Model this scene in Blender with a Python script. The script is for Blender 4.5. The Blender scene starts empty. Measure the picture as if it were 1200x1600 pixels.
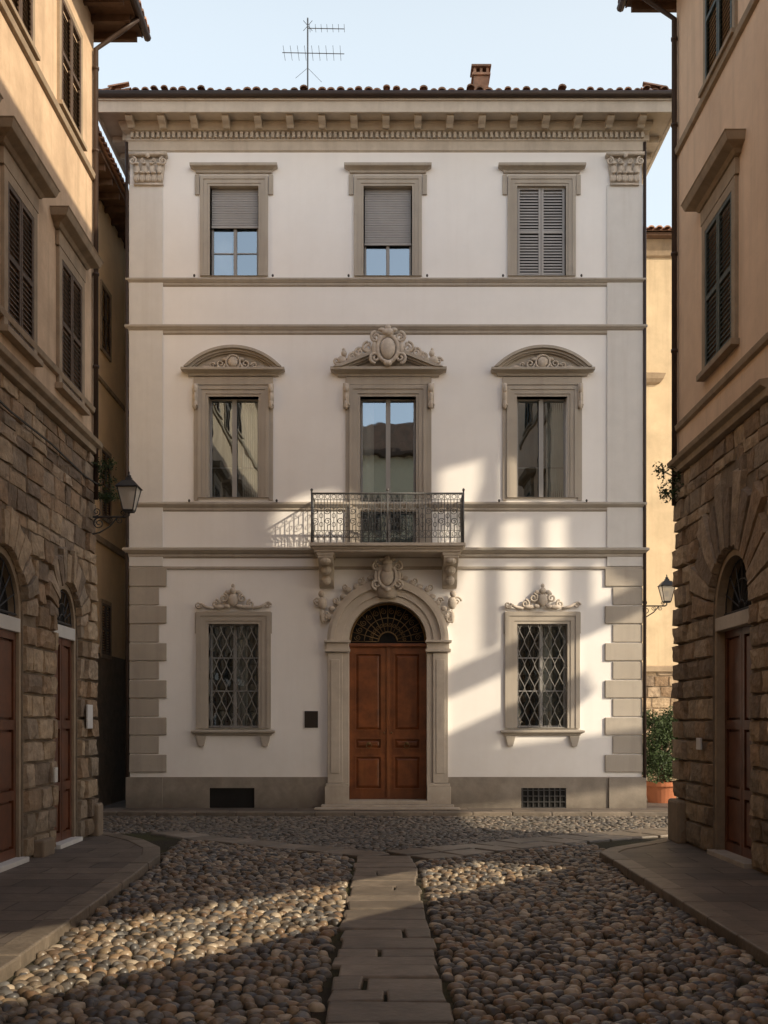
import bpy, bmesh, math, random
import numpy as np
from mathutils import Vector
random.seed(7); np.random.seed(7)
scene=bpy.context.scene
# ---------------------------------------------------------------- helpers
EYE=2.3; HOR=1130.0; D=28.0
def U(px): return (px-600)/60.0
def Z(py): return EYE+(HOR-py)/60.0
def TF_FRONT(p): return (p[0],-p[1],p[2])
def TF_LEFT(p): return (-5.7+p[1],p[0],p[2])
def TF_RIGHT(p): return (5.5-p[1],p[0],p[2])
def TF_ID(p): return p
def mat(name,col,rough=.8,var=.15,scale=2.0,bump=.2,bscale=30,bdist=.01,spec=.3,island=0.0,stain=None,stainamt=.5,stainscale=.6,ramp=None,brick=None,metal=0.0,streak=None,fine=0.0,splash=None):
    m=bpy.data.materials.new(name); m.use_nodes=True
    nt=m.node_tree; N=nt.nodes; L=nt.links
    b=N['Principled BSDF']; b.inputs['Roughness'].default_value=rough
    b.inputs['Specular IOR Level'].default_value=spec; b.inputs['Metallic'].default_value=metal
    tc=N.new('ShaderNodeTexCoord')
    no=N.new('ShaderNodeTexNoise'); no.inputs['Scale'].default_value=scale; no.inputs['Detail'].default_value=8; no.inputs['Roughness'].default_value=.65
    L.new(tc.outputs['Object'],no.inputs['Vector'])
    mx=N.new('ShaderNodeMixRGB')
    mr=N.new('ShaderNodeMapRange'); mr.inputs[1].default_value=.3; mr.inputs[2].default_value=.7
    L.new(no.outputs[0],mr.inputs[0]); L.new(mr.outputs[0],mx.inputs[0])
    mx.inputs[1].default_value=(*[c*(1-var) for c in col],1); mx.inputs[2].default_value=(*[min(.9,c*(1+var)) for c in col],1)
    out=mx.outputs[0]
    if ramp or island:
        ge=N.new('ShaderNodeNewGeometry')
        if ramp:
            cr=N.new('ShaderNodeValToRGB'); cr.color_ramp.interpolation='CONSTANT'
            els=cr.color_ramp.elements
            while len(els)<len(ramp): els.new(.5)
            for i,c in enumerate(ramp):
                els[i].position=i/(len(ramp)); els[i].color=(*c,1)
            L.new(ge.outputs['Random Per Island'],cr.inputs[0])
            m2=N.new('ShaderNodeMixRGB'); m2.blend_type='MULTIPLY'; m2.inputs[0].default_value=1
            mx.inputs[1].default_value=(1-var,)*3+(1,); mx.inputs[2].default_value=(1+var,)*3+(1,)
            L.new(cr.outputs[0],m2.inputs[1]); L.new(out,m2.inputs[2]); out=m2.outputs[0]
        else:
            mr2=N.new('ShaderNodeMapRange'); mr2.inputs[3].default_value=1-island; mr2.inputs[4].default_value=1+island
            L.new(ge.outputs['Random Per Island'],mr2.inputs[0])
            m2=N.new('ShaderNodeMixRGB'); m2.blend_type='MULTIPLY'; m2.inputs[0].default_value=1
            L.new(out,m2.inputs[1]); L.new(mr2.outputs[0],m2.inputs[2]); out=m2.outputs[0]
    if stain:
        n3=N.new('ShaderNodeTexNoise'); n3.inputs['Scale'].default_value=stainscale; n3.inputs['Detail'].default_value=10; n3.inputs['Roughness'].default_value=.7
        L.new(tc.outputs['Object'],n3.inputs['Vector'])
        m3=N.new('ShaderNodeMapRange'); m3.inputs[1].default_value=.45; m3.inputs[2].default_value=.7; m3.inputs[4].default_value=stainamt
        L.new(n3.outputs[0],m3.inputs[0])
        m4=N.new('ShaderNodeMixRGB'); m4.inputs[2].default_value=(*stain,1)
        L.new(m3.outputs[0],m4.inputs[0]); L.new(out,m4.inputs[1]); out=m4.outputs[0]
    if streak:
        mp=N.new('ShaderNodeMapping'); mp.inputs['Scale'].default_value=(3.5,3.5,.22)
        L.new(tc.outputs['Object'],mp.inputs[0])
        n6=N.new('ShaderNodeTexNoise'); n6.inputs['Scale'].default_value=1.0; n6.inputs['Detail'].default_value=7; n6.inputs['Roughness'].default_value=.65
        L.new(mp.outputs[0],n6.inputs['Vector'])
        m6=N.new('ShaderNodeMapRange'); m6.inputs[1].default_value=.5; m6.inputs[2].default_value=.75; m6.inputs[4].default_value=streak[1]
        L.new(n6.outputs[0],m6.inputs[0])
        m7=N.new('ShaderNodeMixRGB'); m7.inputs[2].default_value=(*streak[0],1)
        L.new(m6.outputs[0],m7.inputs[0]); L.new(out,m7.inputs[1]); out=m7.outputs[0]
    if splash:
        sx=N.new('ShaderNodeSeparateXYZ'); L.new(tc.outputs['Object'],sx.inputs[0])
        m8=N.new('ShaderNodeMapRange'); m8.inputs[1].default_value=splash[1]; m8.inputs[2].default_value=.1; m8.inputs[4].default_value=splash[2]
        L.new(sx.outputs['Z'],m8.inputs[0])
        n8=N.new('ShaderNodeTexNoise'); n8.inputs['Scale'].default_value=1.8; n8.inputs['Detail'].default_value=8; n8.inputs['Roughness'].default_value=.7; L.new(tc.outputs['Object'],n8.inputs['Vector'])
        mu=N.new('ShaderNodeMath'); mu.operation='MULTIPLY'; L.new(m8.outputs[0],mu.inputs[0]); L.new(n8.outputs[0],mu.inputs[1])
        m9=N.new('ShaderNodeMixRGB'); m9.inputs[2].default_value=(*splash[0],1); L.new(mu.outputs[0],m9.inputs[0]); L.new(out,m9.inputs[1]); out=m9.outputs[0]
    hsrc=None
    if brick:
        bw,bh,mort=brick
        bt=N.new('ShaderNodeTexBrick'); bt.inputs['Scale'].default_value=1
        bt.inputs['Brick Width'].default_value=bw; bt.inputs['Row Height'].default_value=bh; bt.inputs['Mortar Size'].default_value=mort
        bt.inputs['Mortar Smooth'].default_value=.3
        bt.inputs['Color1'].default_value=(1.15,1.12,1.08,1); bt.inputs['Color2'].default_value=(.72,.72,.75,1); bt.inputs['Mortar'].default_value=(.3,.28,.25,1)
        nn=N.new('ShaderNodeTexNoise'); nn.inputs['Scale'].default_value=1.5
        L.new(tc.outputs['Object'],nn.inputs['Vector'])
        va=N.new('ShaderNodeVectorMath'); va.operation='MULTIPLY_ADD'; va.inputs[1].default_value=(.07,.07,0)
        L.new(nn.outputs['Color'],va.inputs[0]); L.new(tc.outputs['Object'],va.inputs[2]); L.new(va.outputs[0],bt.inputs['Vector'])
        m5=N.new('ShaderNodeMixRGB'); m5.blend_type='MULTIPLY'; m5.inputs[0].default_value=1
        L.new(out,m5.inputs[1]); L.new(bt.outputs['Color'],m5.inputs[2]); out=m5.outputs[0]
        hsrc=bt.outputs['Fac']
    L.new(out,b.inputs['Base Color'])
    bn=N.new('ShaderNodeTexNoise'); bn.inputs['Scale'].default_value=bscale; bn.inputs['Detail'].default_value=6
    L.new(tc.outputs['Object'],bn.inputs['Vector'])
    bp=N.new('ShaderNodeBump'); bp.inputs['Strength'].default_value=bump; bp.inputs['Distance'].default_value=bdist
    L.new(bn.outputs[0],bp.inputs['Height'])
    if hsrc:
        b2=N.new('ShaderNodeBump'); b2.invert=True; b2.inputs['Strength'].default_value=.8; b2.inputs['Distance'].default_value=.015
        L.new(hsrc,b2.inputs['Height']); L.new(bp.outputs[0],b2.inputs['Normal']); L.new(b2.outputs[0],b.inputs['Normal'])
    else: L.new(bp.outputs[0],b.inputs['Normal'])
    return m
def empty(name,loc=(0,0,0)):
    e=bpy.data.objects.new(name,None); scene.collection.objects.link(e); e.empty_display_size=.5; return e
class MB:
    def __init__(s,tf=TF_ID): s.v=[]; s.f=[]; s.tf=tf
    def add(s,vs,fs):
        o=len(s.v); s.v+= [s.tf(p) for p in vs]; s.f+=[tuple(i+o for i in f) for f in fs]
    def box(s,u0,u1,o0,o1,z0,z1):
        if u0>u1:u0,u1=u1,u0
        if o0>o1:o0,o1=o1,o0
        if z0>z1:z0,z1=z1,z0
        vs=[(u0,o0,z0),(u1,o0,z0),(u1,o1,z0),(u0,o1,z0),(u0,o0,z1),(u1,o0,z1),(u1,o1,z1),(u0,o1,z1)]
        s.add(vs,[(0,3,2,1),(4,5,6,7),(0,1,5,4),(1,2,6,5),(2,3,7,6),(3,0,4,7)])
    def pbox(s,px0,px1,py0,py1,o0,o1): s.box(U(px0),U(px1),o0,o1,Z(py1),Z(py0))
    def hexa(s,vs): s.add(vs,[(0,3,2,1),(4,5,6,7),(0,1,5,4),(1,2,6,5),(2,3,7,6),(3,0,4,7)])
    def prism(s,pts,o0,o1):
        n=len(pts); vs=[(p[0],o0,p[1]) for p in pts]+[(p[0],o1,p[1]) for p in pts]
        s.add(vs,[tuple(range(n)),tuple(range(2*n-1,n-1,-1))]+[(i,(i+1)%n,n+(i+1)%n,n+i) for i in range(n)])
    def mould(s,u0,u1,prof,ret=True):
        n=len(prof); vs=[]
        for (o,z) in prof: vs.append((u0-(o if ret else 0),o,z))
        for (o,z) in prof: vs.append((u1+(o if ret else 0),o,z))
        for (o,z) in prof: vs.append((u0-(o if ret else 0),-.02,z))
        for (o,z) in prof: vs.append((u1+(o if ret else 0),-.02,z))
        fs=[]
        for i in range(n-1):
            fs.append((i,n+i,n+i+1,i+1)); fs.append((2*n+i,i,i+1,2*n+i+1)); fs.append((n+i,3*n+i,3*n+i+1,n+i+1))
        fs.append((0,2*n,3*n,n)); fs.append((n-1,2*n-1,4*n-1,3*n-1))
        s.add(vs,fs)
    def plate(s,outer,holes,front,back,closed=False):
        bm=bmesh.new(); loops=[]
        for lp in [outer]+holes:
            vs=[bm.verts.new((p[0],p[1],0)) for p in lp]
            for i in range(len(vs)): bm.edges.new((vs[i],vs[(i+1)%len(vs)]))
        bmesh.ops.triangle_fill(bm,use_beauty=True,use_dissolve=False,edges=bm.edges[:],normal=(0,0,1))
        bm.verts.index_update(); bm.verts.ensure_lookup_table()
        vs=[(v.co.x,front,v.co.y) for v in bm.verts]; fs=[tuple(v.index for v in f.verts) for f in bm.faces]
        s.add(vs,fs)
        if closed: s.add([(p[0],back,p[2]) for p in vs],fs)
        bm.free()
        for lp in [outer]+holes:
            n=len(lp)
            s.add([(p[0],front,p[1]) for p in lp]+[(p[0],back,p[1]) for p in lp],[(i,(i+1)%n,n+(i+1)%n,n+i) for i in range(n)])
    def tube(s,pts,r,sides=6,closed=False,r2=None):
        n=len(pts); P=[Vector(p) for p in pts]; vs=[];fs=[]
        for i in range(n):
            a=P[i-1] if (i>0 or closed) else P[i]; b=P[(i+1)%n] if (i<n-1 or closed) else P[i]
            t=(b-a); 
            if t.length<1e-9: t=Vector((0,0,1))
            t.normalize(); ref=Vector((0,1,0)) if abs(t.y)<.9 else Vector((1,0,0))
            n1=t.cross(ref).normalized(); n2=t.cross(n1)
            rr=r if r2 is None else r+(r2-r)*i/max(1,n-1)
            for k in range(sides):
                a_=2*math.pi*k/sides; q=P[i]+n1*math.cos(a_)*rr+n2*math.sin(a_)*rr; vs.append(tuple(q))
        for i in range(n if closed else n-1):
            for k in range(sides):
                j=(i+1)%n; fs.append((i*sides+k,i*sides+(k+1)%sides,j*sides+(k+1)%sides,j*sides+k))
        if not closed:
            fs.append(tuple(range(sides))); fs.append(tuple((n-1)*sides+k for k in range(sides-1,-1,-1)))
        s.add(vs,fs)
    def ell(s,c,r,n=10,m=6):
        vs=[(c[0],c[1],c[2]+r[2])];fs=[]
        for j in range(1,m):
            ph=math.pi*j/m
            for i in range(n):
                th=2*math.pi*i/n; vs.append((c[0]+r[0]*math.sin(ph)*math.cos(th),c[1]+r[1]*math.sin(ph)*math.sin(th),c[2]+r[2]*math.cos(ph)))
        vs.append((c[0],c[1],c[2]-r[2])); l=len(vs)-1
        for i in range(n):
            fs.append((0,1+i,1+(i+1)%n)); fs.append((l,1+(m-2)*n+(i+1)%n,1+(m-2)*n+i))
            for j in range(m-2): fs.append((1+j*n+i,1+(j+1)*n+i,1+(j+1)*n+(i+1)%n,1+j*n+(i+1)%n))
        s.add(vs,fs)
    def spiral(s,cx,cz,r,out,rad,turns=1.5,start=0,d=1):
        n=int(14*turns)+4; pts=[]
        for i in range(n):
            t=i/(n-1); a=start+d*turns*2*math.pi*t; q=r*(1-.82*t); pts.append((cx+q*math.cos(a),out,cz+q*math.sin(a)))
        s.tube(pts,rad,5,r2=rad*.7)
    def boss(s,q,o0,o1,rough=.02,g=5,ex=.05):
        vs=[];fs=[];n=g+1
        cs=[0,ex]+[ex+(1-2*ex)*k/(g-2) for k in range(1,g-2)]+[1-ex,1]
        tiltu=random.uniform(-.012,.012); tiltz=random.uniform(-.012,.012)
        for j in range(n):
            for i in range(n):
                ca=cs[i]; cb=cs[j]
                edge=i in(0,g) or j in(0,g)
                near=i in(1,g-1) or j in(1,g-1)
                ja=0 if edge else random.uniform(-.02,.02); jb=0 if edge else random.uniform(-.03,.03)
                ca+=ja; cb+=jb
                u=(q[0][0]*(1-ca)+q[1][0]*ca)*(1-cb)+(q[3][0]*(1-ca)+q[2][0]*ca)*cb
                z=(q[0][1]*(1-ca)+q[1][1]*ca)*(1-cb)+(q[3][1]*(1-ca)+q[2][1]*ca)*cb
                o=o0 if edge else o1+random.uniform(-rough,rough)-(rough*1.1 if near else 0)+tiltu*(ca-.5)*2+tiltz*(cb-.5)*2
                vs.append((u,o,z))
        for j in range(g):
            for i in range(g): fs.append((j*n+i,j*n+i+1,(j+1)*n+i+1,(j+1)*n+i))
        s.add(vs,fs)
    def build(s,name,material,parent=None,bevel=0,smooth=False,recalc=True):
        me=bpy.data.meshes.new(name); me.from_pydata(s.v,[],s.f); me.update()
        if recalc:
            bm=bmesh.new(); bm.from_mesh(me); bmesh.ops.recalc_face_normals(bm,faces=bm.faces); bm.to_mesh(me); bm.free()
        ob=bpy.data.objects.new(name,me); scene.collection.objects.link(ob); me.materials.append(material)
        if parent: ob.parent=parent
        if smooth:
            for p in me.polygons: p.use_smooth=True
        if bevel:
            bv=ob.modifiers.new('bevel','BEVEL'); bv.width=bevel; bv.segments=2; bv.limit_method='ANGLE'; bv.angle_limit=math.radians(35)
        return ob
def rect(u0,u1,z0,z1): return [(u0,z0),(u1,z0),(u1,z1),(u0,z1)]
def archloop(uc,hw,z0,zs,n=20,r=None):
    pts=[(uc-hw,z0),(uc+hw,z0)]
    for i in range(n+1):
        a=math.pi*i/n; pts.append((uc+hw*math.cos(a),zs+hw*math.sin(a)))
    return pts
# ---------------------------------------------------------------- materials
M_white=mat('white_stucco',(.86,.84,.82),rough=.9,var=.025,scale=1.2,bump=.2,bscale=45,bdist=.006,spec=.2,stain=(.77,.74,.71),stainamt=.25,stainscale=.5,streak=((.70,.665,.63),.15),splash=((.5,.43,.34),2.2,.55))
M_pil=mat('pilaster_stucco',(.67,.65,.625),rough=.9,var=.05,scale=2,bump=.15,bscale=50,streak=((.5,.46,.42),.3))
M_trim=mat('grey_sandstone',(.43,.385,.33),rough=.85,var=.12,scale=3,bump=.35,bscale=45,bdist=.008,stain=(.30,.26,.21),stainamt=.5,stainscale=1.5,streak=((.25,.215,.18),.4))
M_corn=mat('cornice_stone',(.56,.495,.415),rough=.85,var=.08,scale=3,bump=.25,bscale=40,stain=(.38,.32,.26),stainamt=.45,stainscale=1.1,streak=((.33,.275,.22),.35),splash=((.2,.16,.12),1.6,.9))
M_orn=mat('carved_stone',(.53,.465,.395),rough=.85,var=.2,scale=8,bump=.5,bscale=60,bdist=.01)
M_plinth=mat('plinth_stone',(.27,.235,.195),rough=.85,var=.18,scale=2.5,bump=.4,bscale=30,stain=(.17,.14,.11),stainamt=.6,stainscale=1.2,splash=((.08,.065,.05),.6,1.0))
M_wood=mat('door_wood',(.21,.066,.020),rough=.38,var=.35,scale=2.5,bump=.12,bscale=35,bdist=.005,spec=.5,stain=(.085,.024,.009),stainamt=.75,stainscale=2.2,streak=((.34,.13,.04),.55),splash=((.05,.02,.01),1.0,.9))
M_wood2=mat('dark_door_wood',(.12,.038,.015),rough=.42,var=.35,scale=2.5,bump=.15,bscale=35,bdist=.005,spec=.5,stain=(.05,.018,.009),stainamt=.7,stainscale=2.2,streak=((.19,.07,.025),.5))
M_iron=mat('wrought_iron',(.035,.033,.032),rough=.55,var=.2,bump=.1,spec=.5)
M_ironl=mat('grey_painted_iron',(.11,.11,.108),rough=.5,var=.2,bump=.1,spec=.5)
M_lat=mat('lattice_iron',(.20,.19,.175),rough=.5,var=.2,bump=.1,spec=.5)
M_frame=mat('window_frame_paint',(.31,.30,.29),rough=.5,var=.06,bump=.05)
M_shut=mat('grey_shutter_paint',(.37,.355,.345),rough=.6,var=.08,bump=.05)
M_shutd=mat('dark_green_shutter',(.065,.075,.062),rough=.6,var=.3,scale=6,bump=.1)
M_shutb=mat('brown_shutter',(.095,.062,.04),rough=.65,var=.3,scale=6,bump=.15)
M_tile=mat('terracotta_tile',(.36,.20,.13),rough=.9,var=.3,scale=5,bump=.4,bscale=30,island=.4,stain=(.2,.17,.13),stainamt=.6,stainscale=2)
M_gut=mat('dark_copper_gutter',(.045,.03,.024),rough=.5,var=.2)
M_pipe=mat('downpipe_metal',(.06,.038,.028),rough=.5,var=.2)
M_black=mat('dark_interior',(.012,.011,.010),rough=.9,var=.2)
M_curt=mat('curtain_cloth',(.62,.58,.5),rough=.95,var=.08,bump=.1)
M_ochre=mat('ochre_plaster',(.62,.45,.30),rough=.92,var=.14,scale=1.3,bump=.35,bscale=16,bdist=.015,stain=(.40,.28,.18),stainamt=.7,stainscale=.7,streak=((.33,.24,.16),.6))
M_peach=mat('peach_plaster',(.72,.52,.36),rough=.92,var=.07,scale=1.3,bump=.3,bscale=16,bdist=.012,stain=(.54,.37,.25),stainamt=.55,stainscale=.6,streak=((.44,.32,.22),.5))
M_pyell=mat('pale_ochre_plaster',(.80,.62,.40),rough=.92,var=.08)
M_yell=mat('yellow_plaster',(.56,.44,.29),rough=.92,var=.12,scale=1,bump=.2,stain=(.38,.30,.2),stainamt=.7,stainscale=.6,streak=((.34,.26,.17),.5))
M_brown=mat('brown_sandstone_blocks',(.27,.20,.135),rough=.92,var=.3,scale=5,bump=1.0,bscale=12,bdist=.035,ramp=[(.27,.185,.115),(.38,.275,.175),(.29,.225,.16),(.43,.32,.21),(.33,.225,.14),(.23,.17,.12),(.39,.295,.205)],stain=(.12,.09,.062),stainamt=.6,stainscale=1.6,splash=((.06,.05,.035),1.8,.9))
M_mort=mat('mortar_wall',(.20,.155,.11),rough=.95,var=.25,scale=4,bump=.6,bscale=20,bdist=.02)
M_bt=mat('brown_stone_trim',(.33,.25,.17),rough=.85,var=.2,scale=3,bump=.4,bscale=30,streak=((.18,.14,.1),.5),splash=((.08,.06,.045),1.4,.9))
M_wtrim=mat('pale_lintel_stone',(.60,.57,.52),rough=.8,var=.08)
M_cob=mat('river_cobbles',(.2,.18,.15),rough=.38,var=.28,scale=9,bump=.35,bscale=60,bdist=.006,spec=.5,ramp=[(c[0]*1.0,c[1]*.96,c[2]*.90) for c in [(.062,.052,.042),(.20,.16,.12),(.10,.095,.09),(.31,.24,.165),(.13,.12,.11),(.19,.125,.08),(.085,.085,.09),(.42,.36,.28),(.13,.092,.062),(.25,.205,.16),(.07,.065,.062),(.19,.155,.12),(.27,.19,.12),(.15,.15,.15)]],stain=(.045,.036,.022),stainamt=.45,stainscale=.9)
M_cobf=mat('small_setts',(.2,.18,.15),rough=.5,var=.28,scale=9,bump=.35,bscale=60,bdist=.006,spec=.45,ramp=[(.07,.06,.05),(.15,.125,.095),(.09,.08,.07),(.19,.15,.115),(.12,.105,.085)])
M_dirt=mat('street_dirt',(.030,.024,.016),rough=.95,var=.3,scale=6,bump=.7,bscale=60,bdist=.02,stain=(.065,.065,.014),stainamt=.8,stainscale=.5)
M_flag=mat('flagstone',(.19,.155,.12),rough=.5,var=.25,scale=4,bump=.55,bscale=14,bdist=.016,spec=.45,island=.25,stain=(.09,.074,.058),stainamt=.6,stainscale=1.5)
M_side=mat('pavement_slabs',(.16,.132,.108),rough=.55,var=.25,scale=4,bump=.4,bscale=22,bdist=.01,spec=.45,brick=(1.1,.62,.012),stain=(.08,.067,.053),stainamt=.6,stainscale=1.1)
M_pot=mat('terracotta_pot',(.36,.13,.06),rough=.85,var=.15)
M_leaf=mat('shrub_leaves',(.04,.062,.020),rough=.6,var=.3,island=.5,bump=.05)
M_sign=mat('bronze_plaque',(.03,.022,.018),rough=.4,var=.2,spec=.5)
M_signw=mat('white_plate',(.65,.63,.6),rough=.5,var=.05)
M_brass=mat('aged_brass',(.20,.13,.06),rough=.45,var=.2,metal=.7)
M_soff=mat('eave_wood',(.12,.07,.045),rough=.85,var=.3,scale=5)
M_glass=bpy.data.materials.new('window_glass'); M_glass.use_nodes=True
nt=M_glass.node_tree; nt.nodes.clear()
o=nt.nodes.new('ShaderNodeOutputMaterial'); g=nt.nodes.new('ShaderNodeBsdfGlossy'); t=nt.nodes.new('ShaderNodeBsdfTransparent'); mx=nt.nodes.new('ShaderNodeMixShader')
g.inputs['Roughness'].default_value=.015; g.inputs['Color'].default_value=(.56,.70,.82,1); t.inputs['Color'].default_value=(.75,.78,.78,1); mx.inputs[0].default_value=.42
no=nt.nodes.new('ShaderNodeTexNoise'); no.inputs['Scale'].default_value=1.2; tc=nt.nodes.new('ShaderNodeTexCoord'); bp=nt.nodes.new('ShaderNodeBump'); bp.inputs['Strength'].default_value=.12; bp.inputs['Distance'].default_value=.02
nt.links.new(tc.outputs['Object'],no.inputs[0]); nt.links.new(no.outputs[0],bp.inputs['Height']); nt.links.new(bp.outputs[0],g.inputs['Normal'])
nt.links.new(t.outputs[0],mx.inputs[1]); nt.links.new(g.outputs[0],mx.inputs[2]); nt.links.new(mx.outputs[0],o.inputs[0])
M_lglass=bpy.data.materials.new('lantern_glass'); M_lglass.use_nodes=True
b=M_lglass.node_tree.nodes['Principled BSDF']; b.inputs['Base Color'].default_value=(.75,.7,.6,1); b.inputs['Roughness'].default_value=.25; b.inputs['Alpha'].default_value=.6
# ================================================================= PALAZZO
pal=empty('stucco_palazzo')
L0,R0=U(203),U(1003)
holes=[]
T=TF_FRONT
WC=[366,606,846]
for c in WC: holes.append(rect(U(c-38),U(c+38),Z(432),Z(290)))
holes.append(rect(U(325),U(404),Z(778),Z(620))); holes.append(rect(U(807),U(886),Z(778),Z(620)))
holes.append(rect(U(563),U(650),Z(852),Z(620)))
holes.append(rect(U(326),U(404),Z(1138),Z(975))); holes.append(rect(U(807),U(887),Z(1138),Z(975)))
DC=U(606); DHW=61/60; DZS=Z(1001)
holes.append(archloop(DC,DHW,.05,DZS,28))
m=MB(T); m.plate(rect(L0,R0,-.2,17.3),holes,0,-.55); m.build('front_wall',M_white,pal)
m=MB(T); m.box(L0+.02,R0-.02,-12,-.56,-.2,18.0); m.build('interior_mass',M_black,pal)
m=MB(T); m.box(L0,L0+.3,-12,-.552,-.2,17.9); m.box(R0-.3,R0+.0,-12,-.552,-.2,17.9); m.box(L0,R0,-12.3,-12.001,-.2,17.9); m.build('side_walls',M_white,pal)
m=MB(T)
ph=[rect(U(328),U(398),Z(1264),Z(1231))]
m.plate(rect(L0-.06,U(512),.05,Z(1214)),ph,.07,-.05)
ph=[rect(U(814),U(884),Z(1264),Z(1231))]
m.plate(rect(U(700),R0+.06,.05,Z(1214)),ph,.07,-.05)
m.box(U(950),R0+.09,.075,.12,.05,Z(1215)); m.box(L0-.09,U(255),.075,.10,.05,Z(1214))
m.build('plinth',M_plinth,pal,bevel=.01)
m=MB(T); m.pbox(328,398,1231,1264,0.004,.03); m.pbox(814,884,1231,1264,.004,.02); m.build('cellar_vents',M_black,pal)
m=MB(T)
for i in range(9): m.pbox(815+i*8.4,817+i*8.4,1231,1264,.03,.05)
for i in range(4): m.pbox(814,884,1234+i*9,1235.5+i*9,.035,.055)
m.build('vent_grilles',M_iron,pal)
m=MB(T)
rows=11; hgt=(1208-889)/rows
for i in range(rows):
    a=889+i*hgt; b=a+hgt-1.6
    w=58 if i%2==0 else 46
    m.pbox(203-.8,203+w,a,b,0.0,.055 if i%2==0 else .035); m.pbox(1003+.8,1003-w,a,b,0.0,.055 if i%2==0 else .035)
m.build('corner_quoins',M_trim,pal,bevel=.018)
m=MB(T)
m.pbox(202,255,290,885,0,.045); m.pbox(948,1004,290,885,0,.045)
m.build('pilasters',M_pil,pal,bevel=.008)
def course(m,u0,u1,py0,py1,o):
    z1=Z(py0);z0=Z(py1);h=z1-z0
    m.mould(u0,u1,[(.0,z0-.04),(o*.35,z0),(o*.35,z0+h*.3),(o*.6,z0+h*.42),(o*.8,z0+h*.6),(o,z0+h*.7),(o,z0+h*.95),(o*.9,z1),(.02,z1+.03)])
m=MB(T)
course(m,L0,R0,436,446,.10); course(m,L0,R0,509,521,.12); course(m,L0,R0,786,797,.11)
course(m,L0,R0,857,870,.16)
m.mould(L0,R0,[(0,Z(890)),(.05,Z(889)),(.05,Z(886)),(0,Z(885))])
m.build('string_courses',M_trim,pal)
m=MB(T)
for c in (233,975):
    u=U(c); hw=25/60
    m.prism([(u-hw*.85,Z(290)),(u+hw*.85,Z(290)),(u+hw*1.05,Z(248)),(u-hw*1.05,Z(248))],0,.08)
    m.box(u-hw*1.18,u+hw*1.18,0,.2,Z(248),Z(243)); m.box(u-hw*.9,u+hw*.9,0,.1,Z(292),Z(289))
    for r_,zz,nn,hh in ((0,Z(280),5,.13),(1,Z(267),4,.14)):
        for i in range(nn):
            uu=u+(i-(nn-1)/2)*hw*2*.92/nn
            m.ell((uu,.09+.02*r_,zz),(.075,.05,hh)); m.ell((uu,.16+.02*r_,zz+hh*.75),(.065,.045,.035)); 
            m.ell((uu-.05,.1,zz-.02),(.03,.04,.09)); m.ell((uu+.05,.1,zz-.02),(.03,.04,.09))
    for sgn in (-1,1):
        m.spiral(u+sgn*hw*.95,Z(256),.105,.15,.03,1.5,math.pi/2,sgn); m.spiral(u+sgn*hw*.3,Z(256),.07,.14,.022,1.4,math.pi/2,-sgn)
    m.ell((u,.17,Z(248)),(.06,.05,.07))
m.build('corinthian_capitals',M_orn,pal,smooth=True)
m=MB(T)
m.mould(L0,R0,[(0,17.16),(.05,17.2),(.05,17.42),(.08,17.44),(.08,17.47),(.06,17.5),(.06,17.62),(.17,17.66),(.2,17.72),(.24,17.8),(.24,17.86)])
m.build('entablature',M_corn,pal)
m=MB(T)
x=L0+.05
while x<R0-.05:
    m.box(x,x+.075,.0,.15,17.485,17.625); x+=.135
m.build('dentils',M_corn,pal)
OV=.72
m=MB(T)
m.box(L0-OV,R0+OV,-12.8,OV,17.87,17.93)
m.box(L0-OV-.01,R0+OV+.01,OV-.06,OV+.012,17.80,18.16); m.box(L0-OV-.012,L0-OV+.06,-12.8,OV-.061,17.80,18.16); m.box(R0+OV-.06,R0+OV+.012,-12.8,OV-.061,17.80,18.16)
m.box(L0-OV-.03,R0+OV+.03,OV+.013,OV+.05,18.08,18.16)
m.box(L0-OV+.07,R0+OV-.07,-12.7,OV-.07,17.935,18.15)
m.build('eave_soffit',M_corn,pal,bevel=.01)
m=MB(T)
n=17; 
for i in range(n):
    u=L0+.1+(R0-L0-.2)*i/(n-1)
    pts=[(.22,17.66),(.30,17.64),(.36,17.70),(.52,17.72),(.6,17.76),(.6,17.866),(.22,17.866)]
    vs=[(u-.09,a,b) for a,b in pts]+[(u+.09,a,b) for a,b in pts]; q=len(pts)
    m.add(vs,[tuple(range(q)),tuple(range(2*q-1,q-1,-1))]+[(j,(j+1)%q,q+(j+1)%q,q+j) for j in range(q)])
for sgn,ue in ((-1,L0),(1,R0)):
    for i in range(12):
        y=-.6-i*.83
        m.box(ue+sgn*.05,ue+sgn*.58,y-.09,y+.09,17.70,17.866)
m.build('modillions',M_corn,pal,bevel=.01)
m=MB(T)
for sgn,ue in ((-1,L0),(1,R0)):
    m.box(ue,ue+sgn*.2,-12,-.03,17.5,17.86)
m.build('side_entablature',M_corn,pal)
m=MB(T)
m.tube([(L0-OV-.12,OV+.1,18.21),(R0+OV+.12,OV+.1,18.21)],.085,10)
m.tube([(L0-OV-.1,OV+.1,18.21),(L0-OV-.1,-12.5,18.21)],.085,10); m.tube([(R0+OV+.1,OV+.1,18.21),(R0+OV+.1,-12.5,18.21)],.085,10)
m.build('gutter',M_gut,pal,smooth=True)
m=MB(T)
xl,xr=L0-OV,R0+OV; yf=-OV; yb=12.8
zr=18.24; rise=.30; ym=(yb-yf)/2; zt=zr+ym*rise
a=(xl,OV,zr);b_=(xr,OV,zr);c=(xr,-12.8,zr);d=(xl,-12.8,zr)
r1=(xl+ym,OV-ym,zt); r2=(xr-ym,OV-ym,zt)
m.add([a,b_,c,d,r1,r2],[(0,1,5,4),(1,2,5),(2,3,4,5),(3,0,4),(0,3,2,1)])
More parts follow.
